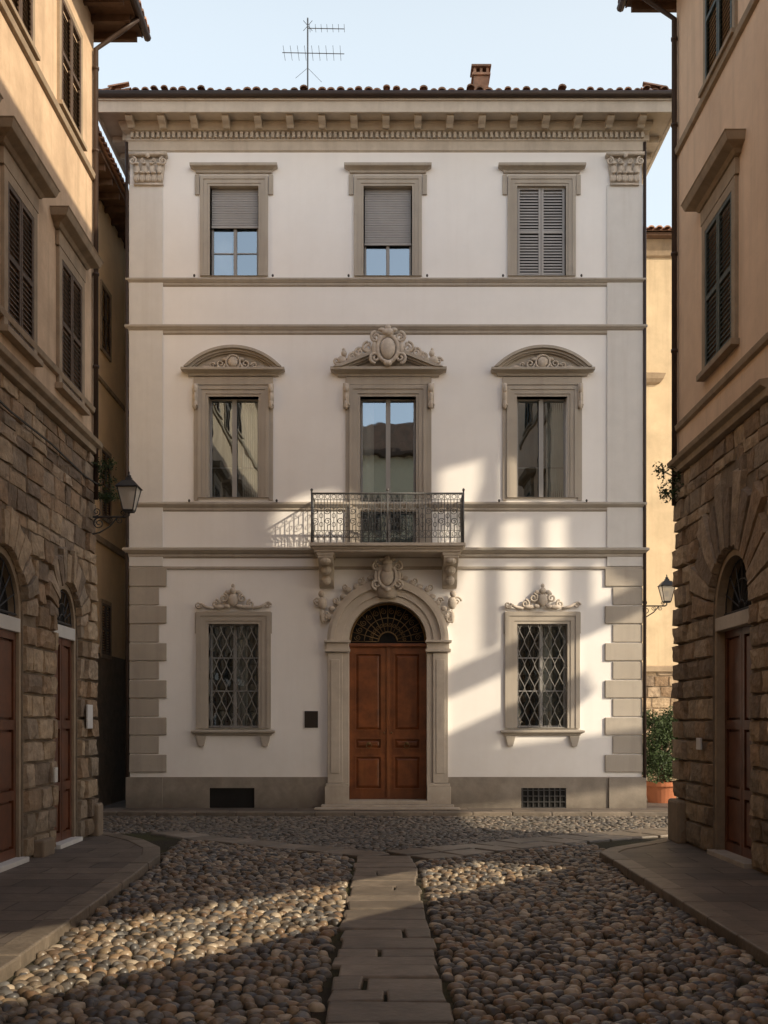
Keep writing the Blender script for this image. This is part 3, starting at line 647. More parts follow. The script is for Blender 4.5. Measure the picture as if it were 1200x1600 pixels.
# ================================================================= SIDE BUILDINGS
def side_building(name,tf,u_far,u_near,depth,doors,wins,upwins,zband,plaster,shutmat,seed,zeave=15.9,vl=(.55,.66),ft=(.02,.055),rec=.12):
    random.seed(seed)
    e=empty(name)
    hl=[archloop((a+b)/2,(b-a)/2,.05,zs,18) for a,b,zs in doors]
    m=MB(tf); m.plate(rect(u_near,u_far,-.2,zband),hl,0,-.5); m.build('lower_wall',M_mort,e)
    m=MB(tf); m.plate(rect(u_near,u_far,zband+.001,zeave+.1),[],.03,-.5); m.build('upper_wall',plaster,e)
    m=MB(tf); m.box(u_near,u_far-.001,-depth,-.501,-.2,zeave+.1); m.build('building_mass',plaster,e)
    m=MB(tf)
    z=.15; row=0
    while z<zband-.15:
        rough_zone=(z<5.2)
        h=random.choice((.34,.38,.42)) if rough_zone else random.choice((.20,.26,.31,.36)); row+=1
        if z+h>zband-.2: h=zband-.06-z
        zm=z+h/2
        cuts=[]
        for a,b,zs in doors:
            c=(a+b)/2; r=(b-a)/2
            if zm<zs: cuts.append((a-.02,b+.02))
            else:
                R=r+vl[1]-.03; dz=zm-zs
                if dz<R: w=math.sqrt(R*R-dz*dz); cuts.append((c-w,c+w))
        x=u_far; first=True
        while x>u_near:
            w=random.uniform(.32,.85) if not rough_zone else random.uniform(.45,.95)
            if first: w=(.75 if row%2 else .5); first=False; 
            x2=max(u_near,x-w); seg=[(x2,x)]
            for ca,cb in cuts:
                ns=[]
                for s0,s1 in seg:
                    if s1<=ca or s0>=cb: ns.append((s0,s1))
                    else:
                        if s0<ca: ns.append((s0,ca))
                        if s1>cb: ns.append((cb,s1))
                seg=ns
            for s0,s1 in seg:
                if s1-s0>.06:
                    g=.008; corner=(s1>u_far-.01)
                    j=lambda:random.uniform(-.012,.012)
                    q=[(s0+g+j()*.5,z+g+j()*.6),(s1-g*(0 if corner else 1),z+g+j()*.6),(s1-g*(0 if corner else 1),z+h-g+j()*.6),(s0+g+j()*.5,z+h-g+j()*.6)]
                    prom=random.uniform(*ft)+(.045 if rough_zone else 0)+(.05 if corner else 0)
                    m.boss(q,-.02,prom,.014 if rough_zone else .009,ex=.07 if rough_zone else .035)
            x=x2
        z+=h
    for a,b,zs in doors:
        c=(a+b)/2; r=(b-a)/2; n=13
        for k in range(n):
            a0=math.pi*k/n+.010; a1=math.pi*(k+1)/n-.010
            ro=r+vl[k%2] 
            q=[(c+r*1.0*math.cos(a0),zs+r*math.sin(a0)),(c+ro*math.cos(a0),zs+ro*math.sin(a0)),(c+ro*math.cos(a1),zs+ro*math.sin(a1)),(c+r*math.cos(a1),zs+r*math.sin(a1))]
            m.boss(q,-.02,random.uniform(.08,.12),.010,ex=.05)
    m.build('rusticated_stones',M_brown,e,smooth=False)
    st=MB(tf); wd=MB(tf); ir=MB(tf); bk=MB(tf); wt=MB(tf)
    for a,b,zs in doors:
        c=(a+b)/2; r=(b-a)/2
        st.plate(archloop(c,r-.002,.1,zs,18),[archloop(c,r-.10,.12,zs,18)],-.02,-.45)
        wt.box(a+.05,b-.05,-rec-.04,-.012,zs-.28,zs-.06)
        zt2=zs-.281
        for s0,s1 in ((a+.10,c-.01),(c+.01,b-.10)):
            hs=[rect(s0+.1,s1-.1,.35,1.1),rect(s0+.1,s1-.1,1.25,2.2),rect(s0+.1,s1-.1,2.35,zt2-.12)]
            wd.plate(rect(s0,s1,.2,zt2),hs,-rec,-rec-.08)
            for h in hs: wd.plate(rect(h[0][0]+.04,h[1][0]-.04,h[0][1]+.04,h[2][1]-.04),[],-rec-.02,-rec-.08); wd.plate([(p[0],p[1]) for p in h],[],-rec-.07,-rec-.08)
        wt.box(a+.02,b-.02,-.3,.12,.1,.2)
        bk.add([(a,-rec-.12,.1),(b,-rec-.12,.1),(b,-rec-.12,zs+r),(a,-rec-.12,zs+r)],[(0,1,2,3)])
        for k in range(9):
            an=math.pi*k/8; ir.tube([(c+.15*math.cos(an),-rec,zs+.15*math.sin(an)),(c+(r-.11)*math.cos(an),-rec,zs+(r-.11)*math.sin(an))],.012,5)
        for rr in (.15,(r-.13)*.6,r-.14): ir.tube([(p[0],-rec,p[1]) for p in arcpts(c,zs,rr,0,math.pi,14)],.012,5)
        ir.tube([(a+.10,-rec,zs),(b-.10,-rec,zs)],.02,5)
    st.build('door_jambs',M_bt,e); wd.build('wooden_doors',M_wood2,e); ir.build('fanlight_irons',M_iron,e); bk.build('door_recess',M_black,e,recalc=False); wt.build('lintels_and_thresholds',M_wtrim if tf is TF_LEFT else M_corn,e,bevel=.01)
    m=MB(tf)
    m.mould(u_near,u_far,[(.03,zband-.05),(.12,zband-.03),(.12,zband+.08),(.2,zband+.12),(.22,zband+.2),(.04,zband+.23)],ret=False)
    m.mould(u_near,u_far,[(.03,zband+.75),(.09,zband+.77),(.11,zband+.86),(.04,zband+.88)],ret=False)
    m.mould(u_near,u_far,[(.03,12.83),(.09,12.85),(.11,12.95),(.04,12.97)],ret=False)
    sm=MB(tf)
    for a,b,z0,z1 in wins:
        m.plate(rect(a-.16,b+.16,z0-.02,z1+.16),[rect(a,b,z0,z1)],.09,.02)
        m.box(a-.2,b+.2,.03,.10,z1+.165,z1+.42)
        m.mould(a-.16,b+.16,[(.03,z1+.42),(.12,z1+.44),(.16,z1+.5),(.3,z1+.55),(.32,z1+.6),(.34,z1+.66),(.36,z1+.68),(.04,z1+.74)])
        louvre(sm,a+.005,b-.005,z0+.005,z1-.005,.085,.08,.07)
        m.box(a-.22,b+.22,.03,.17,z0-.12,z0-.021)
    for a,b,z0,z1 in upwins:
        m.plate(rect(a-.12,b+.12,z0-.02,z1+.12),[rect(a,b,z0,z1)],.08,.02)
        louvre(sm,a+.005,b-.005,z0+.005,z1-.005,.085,.08,.07)
        m.box(a-.18,b+.18,.03,.15,z0-.1,z0-.021)
    m.build('stone_trim',M_bt,e,bevel=.008); sm.build('louvred_shutters',shutmat,e)
    m=MB(tf); m.box(u_near,u_far+.5,-depth-.5,.85,zeave+.12,zeave+.17)
    x=u_far+.4
    while x>u_near: m.box(x-.05,x+.05,-.3,.78,zeave-.02,zeave+.119); x-=.55
    m.box(u_near,u_far+.5,.851,.88,zeave+.1,zeave+.2)
    m.build('eave_rafters',M_soff,e)
    m=MB(tf); m.tube([(u_near,.95,zeave+.16),(u_far+.6,.95,zeave+.16)],.075,8)
    m.tube([(u_far-.1,.92,zeave+.1),(u_far-.1,.6,zeave-.15),(u_far-.1,.1,zeave-.5),(u_far-.1,.1,zband-.6 if tf is TF_RIGHT else zband-.9)],.05,8)
    for z in (9.2,11,13.4,15): m.tube([(u_far-.1,.1,z),(u_far-.1,.1,z+.05)],.065,8)
    m.build('gutter_and_downpipe',M_pipe,e,smooth=True)
    m=MB(tf)
    m.add([(u_near,1.0,zeave+.22),(u_far+.6,1.0,zeave+.22),(u_far+.6,-depth/2,zeave+.22+.3*(depth/2+1)),(u_near,-depth/2,zeave+.22+.3*(depth/2+1)),(u_far+.6,-depth-.6,zeave+.22),(u_near,-depth-.6,zeave+.22)],[(0,1,2,3),(3,2,4,5),(1,4,2)])
    x=u_far+.5
    while x>max(u_near,u_far-9):
        coppo(m,(x,1.0,zeave+.26),(x,.5,zeave+.4),.1,(1,0,0)); coppo(m,(x,.56,zeave+.4),(x,.06,zeave+.56),.1,(1,0,0)); x-=.24
    m.build('tiled_roof',M_tile,e,recalc=False)
    return e
lb=side_building('rusticated_corner_house',TF_LEFT,-7.0,-34,7,[(-12.95,-11.05,4.0),(-9.45,-8.05,4.1)],
   [(-11.95,-10.75,8.2,10.4),(-9.25,-8.0,8.2,10.4),(-14.6,-13.4,8.2,10.4)],[(-11.95,-10.8,13.1,15.0),(-9.25,-8.05,13.1,15.0)],7.55,M_ochre,M_shutb,3,rec=.07)
rb=side_building('rusticated_corner_house',TF_RIGHT,-7.9,-12.85,1.7,[(-11.95,-10.05,4.1)],
   [(-11.25,-9.85,8.25,10.6)],[(-11.25,-9.85,13.05,15.2)],6.95,M_peach,M_shutd,5,vl=(1.0,1.25),rec=.16)
m=MB(TF_LEFT); m.box(-7.85,-7.5,.12,.15,2.2,2.65); m.build('house_plate',M_signw,lb,bevel=.005)
m=MB(TF_LEFT); m.box(-9.85,-9.7,.12,.15,1.3,1.55); m.build('doorbell_panel',M_wtrim,lb,bevel=.005)
m=MB(TF_RIGHT); m.box(-9.85,-9.6,.13,.16,1.85,2.05); m.build('doorbell_panel',M_signw,rb,bevel=.005)
m=MB(TF_LEFT); m.box(-7.35,-6.98,.0,.22,.1,.75); m.box(-10.6,-10.0,.0,.2,.1,.4); m.build('corner_guard_stone',M_bt,lb,bevel=.04)
m=MB(TF_RIGHT); m.box(-8.6,-7.88,.0,.2,.1,.9); m.build('corner_guard_stone',M_bt,rb,bevel=.05)
m=MB(TF_LEFT); m.tube([(-14,.13,7.05),(-12,.13,6.95),(-10,.13,6.98),(-8,.13,6.9),(-7.1,.13,6.95)],.018,5); m.build('wall_cable',M_iron,lb)
# ---- alley building
al=empty('alley_house')
m=MB(); m.box(-14,-7.75,-5.2,16,-.2,16.6); m.build('plaster_walls',M_pyell,al)
m=MB(); m.box(-14.3,-7.1,-5.4,16.3,16.61,16.7)
for k in range(28): m.box(-7.74,-7.15,-5+k*.75,-4.9+k*.75,16.45,16.609)
m.build('eave_rafters',M_soff,al)
m=MB(); m.add([(-7.0,-5.5,16.72),(-7,16.3,16.72),(-10.5,16.3,17.8),(-10.5,-5.5,17.8),(-14.3,16.3,16.72),(-14.3,-5.5,16.72)],[(0,1,2,3),(3,2,4,5),(0,3,5)])
for k in range(85): coppo(m,(-6.95,-5.3+k*.25,16.76),(-7.6,-5.3+k*.25,16.98),.1,(0,1,0))
m.build('tiled_roof',M_tile,al,recalc=False)
def TF_ALLEY(p): return (-7.75+p[1],p[0],p[2])
m=MB(TF_ALLEY); s2=MB(TF_ALLEY)
for z0,z1 in ((12.6,14.3),(8.0,9.8),(4.2,5.6)):
    for a,b in ((1.4,2.3),(4.6,5.6)):
        m.plate(rect(a-.1,b+.1,z0-.1,z1+.1),[rect(a,b,z0,z1)],.05,-.01); louvre(s2,a,b,z0,z1,.045,.07,.06)
m.mould(-5,15.9,[(0,7.2),(.06,7.22),(.06,7.38),(0,7.4)]); m.mould(-5,15.9,[(0,11.6),(.05,11.62),(.05,11.72),(0,11.74)])
m.build('window_trim',M_bt,al); s2.build('shutters',M_shutb,al)
m=MB(TF_ALLEY); m.box(-5,15,.0,.03,-.1,4.2); m.build('stone_base',M_mort,al)
# ---- yellow building (behind right)
ye=empty('yellow_house')
def TF_Y(p): return (p[0],6.0-p[1],p[2])
m=MB(TF_Y); m.box(5.6,20,-10,0,3.9,17.5); m.build('plaster_walls',M_yell,ye)
m=MB(TF_Y); random.seed(9)
m.box(5.6,20,-9.9,-.0,-.2,3.899)
m.build('base_wall',M_mort,ye)
m=MB(TF_Y); z=.05
while z<3.8:
    x=6.0
    while x<11: w=random.uniform(.4,.8); m.boss(rect(x+.01,x+w-.01,z+.01,z+.33),-.01,random.uniform(.03,.06),.01); x+=w
    z+=.34
m.build('rusticated_stones',M_brown,ye,smooth=False)
m=MB(TF_Y); m.mould(5.7,19.9,[(0,3.9),(.12,3.93),(.12,4.08),(0,4.12)]); m.mould(5.7,19.9,[(0,17.0),(.1,17.05),(.2,17.3),(.25,17.5)])
for u in (11.6,14.2):
    for z0,z1 in ((4.9,7),(8.6,10.8),(13,15)): m.plate(rect(u-.75,u+.75,z0-.15,z1+.15),[rect(u-.55,u+.55,z0,z1)],.06,-.01)
m.mould(8.0,8.6,[(0,13.0),(.12,13.05),(.2,13.15),(.25,13.3),(0,13.4)])
m.build('stone_trim',M_bt,ye)
m=MB(TF_Y)
for u in (11.6,14.2):
    for z0,z1 in ((4.9,7),(8.6,10.8),(13,15)): louvre(m,u-.55,u+.55,z0,z1,.05,.07,.06)
m.build('shutters',M_shutd,ye)
m=MB(TF_Y); m.box(5.3,20.3,-10.4,.5,17.51,17.6); m.build('eave_boards',M_soff,ye)
m=MB(TF_Y); m.add([(5.2,.6,17.62),(20.4,.6,17.62),(20.4,-5,19.3),(5.2,-5,19.3),(20.4,-10.5,17.62),(5.2,-10.5,17.62)],[(0,1,2,3),(3,2,4,5),(0,3,5)])
for k in range(60): coppo(m,(5.3+k*.25,.65,17.66),(5.3+k*.25,.1,17.82),.1,(1,0,0)); coppo(m,(5.3+k*.25,.15,17.82),(5.3+k*.25,-.4,17.98),.1,(1,0,0))
m.build('tiled_roof',M_tile,ye,recalc=False)
# ---- buildings behind the viewpoint
bb=empty('piazza_house')
m=MB(); m.box(-16,15,-55,-45,-.2,20.6); m.build('plaster_walls',M_pyell,bb)
m=MB(); m.box(-16.5,15.5,-55.5,-44.3,20.61,20.9); m.build('eaves',M_soff,bb)
m=MB(); m.prism([(-16.6,20.91),(15.6,20.91),(11,22.6),(-12,22.6)],-55,-44.5); m.build('tiled_roof',M_tile,bb)
def TF_B(p): return (p[0],-45+p[1],p[2])
m=MB(TF_B); s2=MB(TF_B)
for k in range(9):
    u=-13.5+k*3.3
    for z0 in (5.5,10.5,15.5): m.plate(rect(u-.75,u+.75,z0-.15,z0+2.4),[rect(u-.55,u+.55,z0,z0+2.2)],.08,-.01); s2.box(u-.55,u+.55,.01,.05,z0,z0+2.2)
for z in (4.6,9.6,14.6): m.box(-16,15,.0,.15,z,z+.25)
m.build('stone_trim',M_bt,bb); s2.build('shutters',M_shutb,bb)
# low sun geometry, and unseen blockers added to shape its light
EL=math.radians(27); hx,hy=1.25,-.8; hn=math.hypot(hx,hy)
S=Vector((hx/hn*math.cos(EL),hy/hn*math.cos(EL),math.sin(EL)))
KY=-hy/hx; KZ=math.tan(EL)*hn/hx
pb=empty('added_slot_blocker')  # unseen wall added as a blocker; its slot shapes the sunlit cobble band
def GR(X,y): d=5.5-X; return (y-KY*d,KZ*d)
def line(p,q,dz):
    s_=(q[1]-p[1])/(q[0]-p[0]); return lambda y:p[1]+s_*(y-p[0])+dz
up=line(GR(.4,-11.2),GR(-3.28,-15.5),.05); lo=line(GR(-.45,-15.5),GR(-3,-19),-.04)
m=MB(TF_RIGHT)
m.plate([(-12.86,-.2),(-12.86,lo(-12.86)),(-32,lo(-32)),(-32,-.2)],[],0,-.4,closed=True)
m.plate([(-12.86,up(-12.86)),(-12.86,18.6),(-32,18.6),(-32,up(-32))],[],0,-.4,closed=True)
m.plate(rect(-34,-32.001,-.2,18.6),[],0,-.4,closed=True)
m.build('slot_blocker_wall',M_peach,pb)
gt=empty('added_facade_blocker')  # unseen blocker, added; its outline is cut to leave the facade's sun patches
XG=25.0
def G(x,z): return (XG,-KY*(XG-x),z+KZ*(XG-x))
def GP(px,py): return G(U(px),Z(py))
def TF_G(p): return (25.5+p[1],p[0],p[2])
m=MB(TF_G); yl=G(.95,0)[1]
pts=[(-23,-.2),(-20.3,-.2),(-20.3,14.3),(yl,14.3)]
for px,py in ((657,735),(735,716),(800,722),(850,760),(900,850),(950,905),(1015,930)):
    g_=GP(px,py); pts.append((g_[1],g_[2]))
pts+=[(-10.9,13.5),(-10.9,-.2),(-10,-.2),(-10,42),(-23,42)]
hole=[(GP(a,b)[1],GP(a,b)[2]) for a,b in ((398,862),(560,862),(560,790),(500,765),(440,775),(398,800))]
m.plate(pts,[hole],0,-.4,closed=True)
m.build('cutout_blocker_wall',M_peach,gt)
m=MB()
def beam(p,q,r): m.tube([p,q],r,4)
beam(GP(650,1195),GP(905,1080),.42); beam(GP(650,1093),GP(1000,935),.36)
beam(GP(768,700),GP(768,1010),.18); beam(GP(838,700),GP(838,960),.15); beam(GP(905,800),GP(905,960),.22)
beam(GP(640,812),GP(1080,790),.13); beam(GP(700,930),GP(770,730),.13); beam(GP(640,880),GP(1060,870),.11)
beam(GP(700,1222),GP(1060,1180),.62)
m.build('shadow_bars',M_soff,gt)  # out-of-view bars added only to cast shadows across the sunlit facade
# ================================================================= STREET LAMPS
def lamp(name,base,s,dirx):
    e=empty(name)
    tf=lambda p:(base[0]+dirx*p[0]*s,base[1]+p[1]*s,base[2]+p[2]*s)
    m=MB(tf)
    m.box(-.02,.02,-.05,.05,-.35,.15)
    m.tube([(0,0,0),(.62,0,0),(.66,0,.03),(.66,0,.08)],.018,6)
    m.tube([(0,0,-.3),(.15,0,-.27),(.33,0,-.16),(.45,0,-.02)],.014,6)
    m.spiral(.14,-.11,.10,0,.012,1.6,math.pi/2,1); m.spiral(.32,-.06,.06,0,.01,1.5,math.pi/2,-1); m.spiral(.5,-.06,.06,0,.01,1.5,math.pi/2,1); m.spiral(.55,.07,.05,0,.01,1.5,-math.pi/2,1); m.spiral(.1,.09,.07,0,.01,1.5,-math.pi/2,1)
    c=.66
    def sq(h,z): return [(c-h,-h,z),(c+h,-h,z),(c+h,h,z),(c-h,h,z)]
    m.box(c-.08,c+.08,-.08,.08,.08,.11)
    a=sq(.085,.11);b=sq(.17,.50)
    for i in range(4): m.tube([a[i],b[i]],.011,4); m.tube([a[i],a[(i+1)%4]],.011,4); m.tube([b[i],b[(i+1)%4]],.015,4)
    r0=sq(.20,.50); r1=sq(.09,.62); m.add(r0+r1,[(0,1,5,4),(1,2,6,5),(2,3,7,6),(3,0,4,7),(0,3,2,1),(4,5,6,7)])
    r0=sq(.06,.62); r1=sq(.045,.68); m.add(r0+r1,[(0,1,5,4),(1,2,6,5),(2,3,7,6),(3,0,4,7),(4,5,6,7)])
    m.ell((c,0,.70),(.04,.04,.03)); m.ell((c,0,.75),(.015,.015,.04))
    m.build('bracket_and_frame',M_iron,e)
    m=MB(tf); a=sq(.083,.115);b=sq(.166,.495)
    m.add(a+b,[(0,1,5,4),(1,2,6,5),(2,3,7,6),(3,0,4,7)]); m.build('lantern_glass',M_lglass,e)
    m=MB(tf); m.ell((c,0,.3),(.04,.04,.09)); m.build('bulb',M_wtrim,e,smooth=True)
lamp('wall_street_lamp',(-5.66,-7.25,6.28),1.12,1)
lamp('wall_street_lamp',(R0+.02,.25,5.38),1.05,1)
# ================================================================= PLANTS
def leaves(m,fn,n,size):
    for i in range(n):
        c=Vector(fn()); nrm=Vector((random.gauss(0,1),random.gauss(0,1),random.gauss(.4,1))).normalized()
        a=nrm.orthogonal().normalized(); b=nrm.cross(a); s=size*random.uniform(.6,1.3)
        an=random.random()*6.3; a2=a*math.cos(an)+b*math.sin(an); b2=nrm.cross(a2)
        m.add([tuple(c-a2*s),tuple(c+b2*s*.45+nrm*s*.15),tuple(c+a2*s),tuple(c-b2*s*.45+nrm*s*.15)],[(0,1,2,3)])
random.seed(11)
ps=empty('potted_shrub')
px,py=8.0,3.0
m=MB()
def lathe(m,c,prof,n=24):
    vs=[];fs=[]
    for r,z in prof:
        for k in range(n): a=2*math.pi*k/n; vs.append((c[0]+r*math.cos(a),c[1]+r*math.sin(a),z))
    for j in range(len(prof)-1):
        for k in range(n): fs.append((j*n+k,j*n+(k+1)%n,(j+1)*n+(k+1)%n,(j+1)*n+k))
    m.add(vs,fs)
lathe(m,(px,py),[(.0,.0),(.38,.0),(.48,.5),(.54,.5),(.54,.62),(.46,.62),(.44,.5),(0,.5)]); m.build('terracotta_planter',M_pot,ps,smooth=False)
m=MB()
for k in range(7):
    a=k*.9; m.tube([(px,py,.5),(px+.1*math.cos(a),py+.1*math.sin(a),1.0),(px+.35*math.cos(a),py+.35*math.sin(a),1.7)],.03,5,r2=.01)
m.build('stems',M_soff,ps)
m=MB(); cl=[(px+random.gauss(0,.42),py+random.gauss(0,.3),random.uniform(.85,2.5),random.uniform(.2,.38)) for _ in range(62)]
def fn():
    c=random.choice(cl); d=Vector((random.gauss(0,1),random.gauss(0,1),random.gauss(0,1))).normalized()*c[3]*random.uniform(.4,1.1); return (c[0]+d.x,c[1]+d.y,c[2]+d.z)
leaves(m,fn,13000,.05); m.build('foliage',M_leaf,ps,recalc=False)
def wallplant(c,sx,n):
    m=MB(); cl=[(c[0]+random.uniform(-.1,.35)*sx,c[1]+random.uniform(-.4,.3),c[2]+random.uniform(-.45,.4),random.uniform(.06,.2)) for _ in range(14)]
    def f():
        q=random.choice(cl); d=Vector((random.gauss(0,1),random.gauss(0,1),random.gauss(0,1))).normalized()*q[3]*random.uniform(.3,1.1); return (q[0]+d.x,q[1]+d.y,q[2]+d.z)
    leaves(m,f,n,.035)
    for q in cl: m.tube([(c[0]-.1*sx,c[1],c[2]-.1),(q[0],q[1],q[2])],.006,4)
    return m.build('wall_plant',M_leaf,None,recalc=False)
wallplant((-5.65,-6.9,7.0),1,700); wallplant((5.45,-8.0,6.9),-1,600)
# ================================================================= GROUND
m=MB(); m.add([(-300,-300,0),(300,-300,0),(300,300,0),(-300,300,0)],[(0,1,2,3)]); m.build('ground',M_dirt,None)
leftpoly=[(-5.75,-24),(-3.35,-24),(-3.42,-18),(-3.62,-12.5),(-3.72,-10.3),(-3.95,-9.2),(-4.5,-8.0),(-5.2,-7.0),(-6.1,-6.2),(-7.0,-5.7),(-8,-5.5),(-8,-7.0),(-5.75,-7.0)]
rightpoly=[(5.55,-24),(3.62,-24),(3.64,-18),(3.66,-12),(3.66,-9.9),(3.95,-9.3),(4.7,-8.5),(5.6,-7.4),(7.0,-6.9),(12,-6.6),(12,-7.89),(5.55,-7.89)]
def pavement(poly,kerb,h=.13):
    e=empty('pavement')
    m=MB(); n=len(poly)
    m.add([(p[0],p[1],h-.004) for p in poly]+[(p[0],p[1],-.1) for p in poly],[tuple(range(n))]+[(i,(i+1)%n,n+(i+1)%n,n+i) for i in range(n)])
    m.build('slabs',M_side,e)
    m=MB()
    for i in range(len(kerb)-1):
        a=Vector(kerb[i]);b=Vector(kerb[i+1]);d=b-a;L_=d.length;k=max(1,round(L_/.95));e_=d.normalized();nn=Vector((-e_.y,e_.x))*kerb_side
        for j in range(k):
            p=a+d*(j/k)+e_*.006; q=a+d*((j+1)/k)-e_*.006; hh=h+.006+random.uniform(0,.012); jo=random.uniform(0,.012)
            w=.27
            p0=p-nn*(.03+jo);q0=q-nn*(.03+jo);p1=p+nn*w;q1=q+nn*w
            m.hexa([(p0.x,p0.y,-.1),(q0.x,q0.y,-.1),(q1.x,q1.y,-.1),(p1.x,p1.y,-.1),(p0.x,p0.y,hh),(q0.x,q0.y,hh),(q1.x,q1.y,hh),(p1.x,p1.y,hh)])
    m.build('kerb_stones',M_flag,e,bevel=.02)
    return e
kerb_side=1; pavement(leftpoly,leftpoly[1:11])
kerb_side=-1; pavement(rightpoly,rightpoly[1:10])
kerb_side=1
pavement([(-9.5,-1.5),(9.0,-1.5),(9.0,.0),(-9.5,.0)],[(-9.5,-1.5),(9.0,-1.5)],.1)
random.seed(21)
def slab(m,c,ex,L_,W,z=.045):
    ex=Vector(ex).normalized(); ey=Vector((-ex.y,ex.x)); c=Vector(c); zz=z+random.uniform(-.010,.012); j=lambda:random.uniform(-.02,.014)
    q=[c-ex*(L_/2+j())-ey*(W/2+j()),c+ex*(L_/2+j())-ey*(W/2+j()),c+ex*(L_/2+j())+ey*(W/2+j()),c-ex*(L_/2+j())+ey*(W/2+j())]
    m.hexa([(p.x,p.y,-.1) for p in q]+[(p.x,p.y,zz+random.uniform(-.006,.006)) for p in q])
m=MB(); y=-21.5
while y<-10.0:
    l=random.uniform(.36,.62); o_=random.uniform(-.03,.03)
    if random.random()<.75: slab(m,(.02+o_,y+l/2),(0,1),l-.02,.96+random.uniform(-.05,.04))
    else:
        s=random.uniform(-.2,.2); slab(m,(.02-.24+s/2,y+l/2),(0,1),l-.02,.47+s); slab(m,(.02+.25+s/2,y+l/2),(0,1),l-.02,.47-s)
    y+=l
def strip(pts,rows,w):
    for i in range(len(pts)-1):
        a=Vector(pts[i]);b=Vector(pts[i+1]);d=b-a;k=max(1,round(d.length/.7));e_=d.normalized();nn=Vector((-e_.y,e_.x))
        for j in range(k):
            for r in range(rows):
                c=a+d*((j+.5)/k)+nn*((r-(rows-1)/2)*w); slab(m,c,e_,d.length/k-.03,w-.03)
arcL=[(-.1,-9.6),(-.9,-8.8),(-2.0,-8.0),(-3.3,-7.0),(-4.6,-5.6)]
arcR=[(.4,-9.6),(1.6,-8.6),(3.0,-7.4),(4.6,-6.2),(6.6,-5.2),(10.5,-4.4)]
strip(arcL,1,.7); strip(arcR,2,.62)
m.build('flagstone_path',M_flag,None,bevel=.022)
def distpl(P,pl):
    best=9
    for i in range(len(pl)-1):
        ax,ay=pl[i];bx,by=pl[i+1];dx,dy=bx-ax,by-ay;t=max(0,min(1,((P[0]-ax)*dx+(P[1]-ay)*dy)/(dx*dx+dy*dy)))
        best=min(best,math.hypot(P[0]-ax-t*dx,P[1]-ay-t*dy))
    return best
def inside(P,poly,):
    c=False;n=len(poly);j=n-1
    for i in range(n):
        xi,yi=poly[i];xj,yj=poly[j]
        if (yi>P[1])!=(yj>P[1]) and P[0]<(xj-xi)*(P[1]-yi)/(yj-yi)+xi: c=not c
        j=i
    return c
def stones(name,material,region,sp,hgt,test,seed,nseg=11):
    rng=np.random.RandomState(seed)
    x0,x1,y0,y1=region; P=[]
    r=0;y=y0
    while y<y1:
        x=x0+(sp*.5 if r%2 else 0)+.4*sp*math.sin(r*.7)
        while x<x1:
            q=(x+rng.uniform(-.27,.27)*sp,y+rng.uniform(-.25,.25)*sp+.05*math.sin(x*1.7))
            if test(q): P.append(q)
            x+=sp*rng.uniform(.85,1.15)
        y+=sp*.80; r+=1
    P=np.array(P); n=len(P)
    ringz=[(1.0,-.35),(1.0,.30),(.84,.70),(.50,.93)]
    th=np.arange(nseg)*2*math.pi/nseg
    nv=len(ringz)*nseg+1
    ang=rng.uniform(-.6,.6,n)+ (rng.rand(n)<.25)*1.5; el=rng.uniform(1.05,1.5,n); sz=sp*.5*rng.uniform(.70,1.16,n)
    p2=rng.uniform(0,6.28,n);p3=rng.uniform(0,6.28,n);a2=rng.uniform(0,.09,n);a3=rng.uniform(0,.08,n)
    rad=1+a2[:,None]*np.cos(2*th[None]+p2[:,None])+a3[:,None]*np.cos(3*th[None]+p3[:,None])
    lx=rad*np.cos(th)[None]*(sz*np.sqrt(el))[:,None]; ly=rad*np.sin(th)[None]*(sz/np.sqrt(el)*1.02)[:,None]
    ca=np.cos(ang)[:,None];sa=np.sin(ang)[:,None]
    X=lx*ca-ly*sa; Y=lx*sa+ly*ca
    H=hgt*rng.uniform(.65,1.3,n); tx=rng.uniform(-.2,.2,n); ty=rng.uniform(-.2,.2,n); zb=rng.uniform(-.012,.008,n)
    V=np.zeros((n,nv,3))
    for k,(rr,zz) in enumerate(ringz):
        xx=X*rr;yy=Y*rr
        V[:,k*nseg:(k+1)*nseg,0]=P[:,0:1]+xx; V[:,k*nseg:(k+1)*nseg,1]=P[:,1:2]+yy
        V[:,k*nseg:(k+1)*nseg,2]=(H*zz+zb)[:,None]+(xx*tx[:,None]+yy*ty[:,None])
    V[:,-1,0]=P[:,0];V[:,-1,1]=P[:,1];V[:,-1,2]=H+zb
    F4=[];F3=[]
    for k in range(len(ringz)-1):
        for i in range(nseg): F4.append((k*nseg+i,k*nseg+(i+1)%nseg,(k+1)*nseg+(i+1)%nseg,(k+1)*nseg+i))
    k=len(ringz)-1
    for i in range(nseg): F3.append((k*nseg+i,k*nseg+(i+1)%nseg,nv-1))
    F4=np.array(F4);F3=np.array(F3)
    off=(np.arange(n)*nv)[:,None,None]
    A4=(F4[None]+off).reshape(-1);A3=(F3[None]+off).reshape(-1)
    n4=n*len(F4);n3=n*len(F3)
    me=bpy.data.meshes.new(name); me.vertices.add(n*nv); me.vertices.foreach_set('co',V.reshape(-1))
    me.loops.add(n4*4+n3*3); me.loops.foreach_set('vertex_index',np.concatenate([A4,A3]).astype(np.int32))
    me.polygons.add(n4+n3); me.polygons.foreach_set('loop_start',np.concatenate([np.arange(n4)*4,n4*4+np.arange(n3)*3]).astype(np.int32))
    me.update(calc_edges=True); me.validate()
    me.polygons.foreach_set('use_smooth',np.ones(len(me.polygons),dtype=bool))
    me.materials.append(material)
    ob=bpy.data.objects.new(name,me); scene.collection.objects.link(ob); print(name,n)
kl=leftpoly[1:11]; kr=rightpoly[1:10]
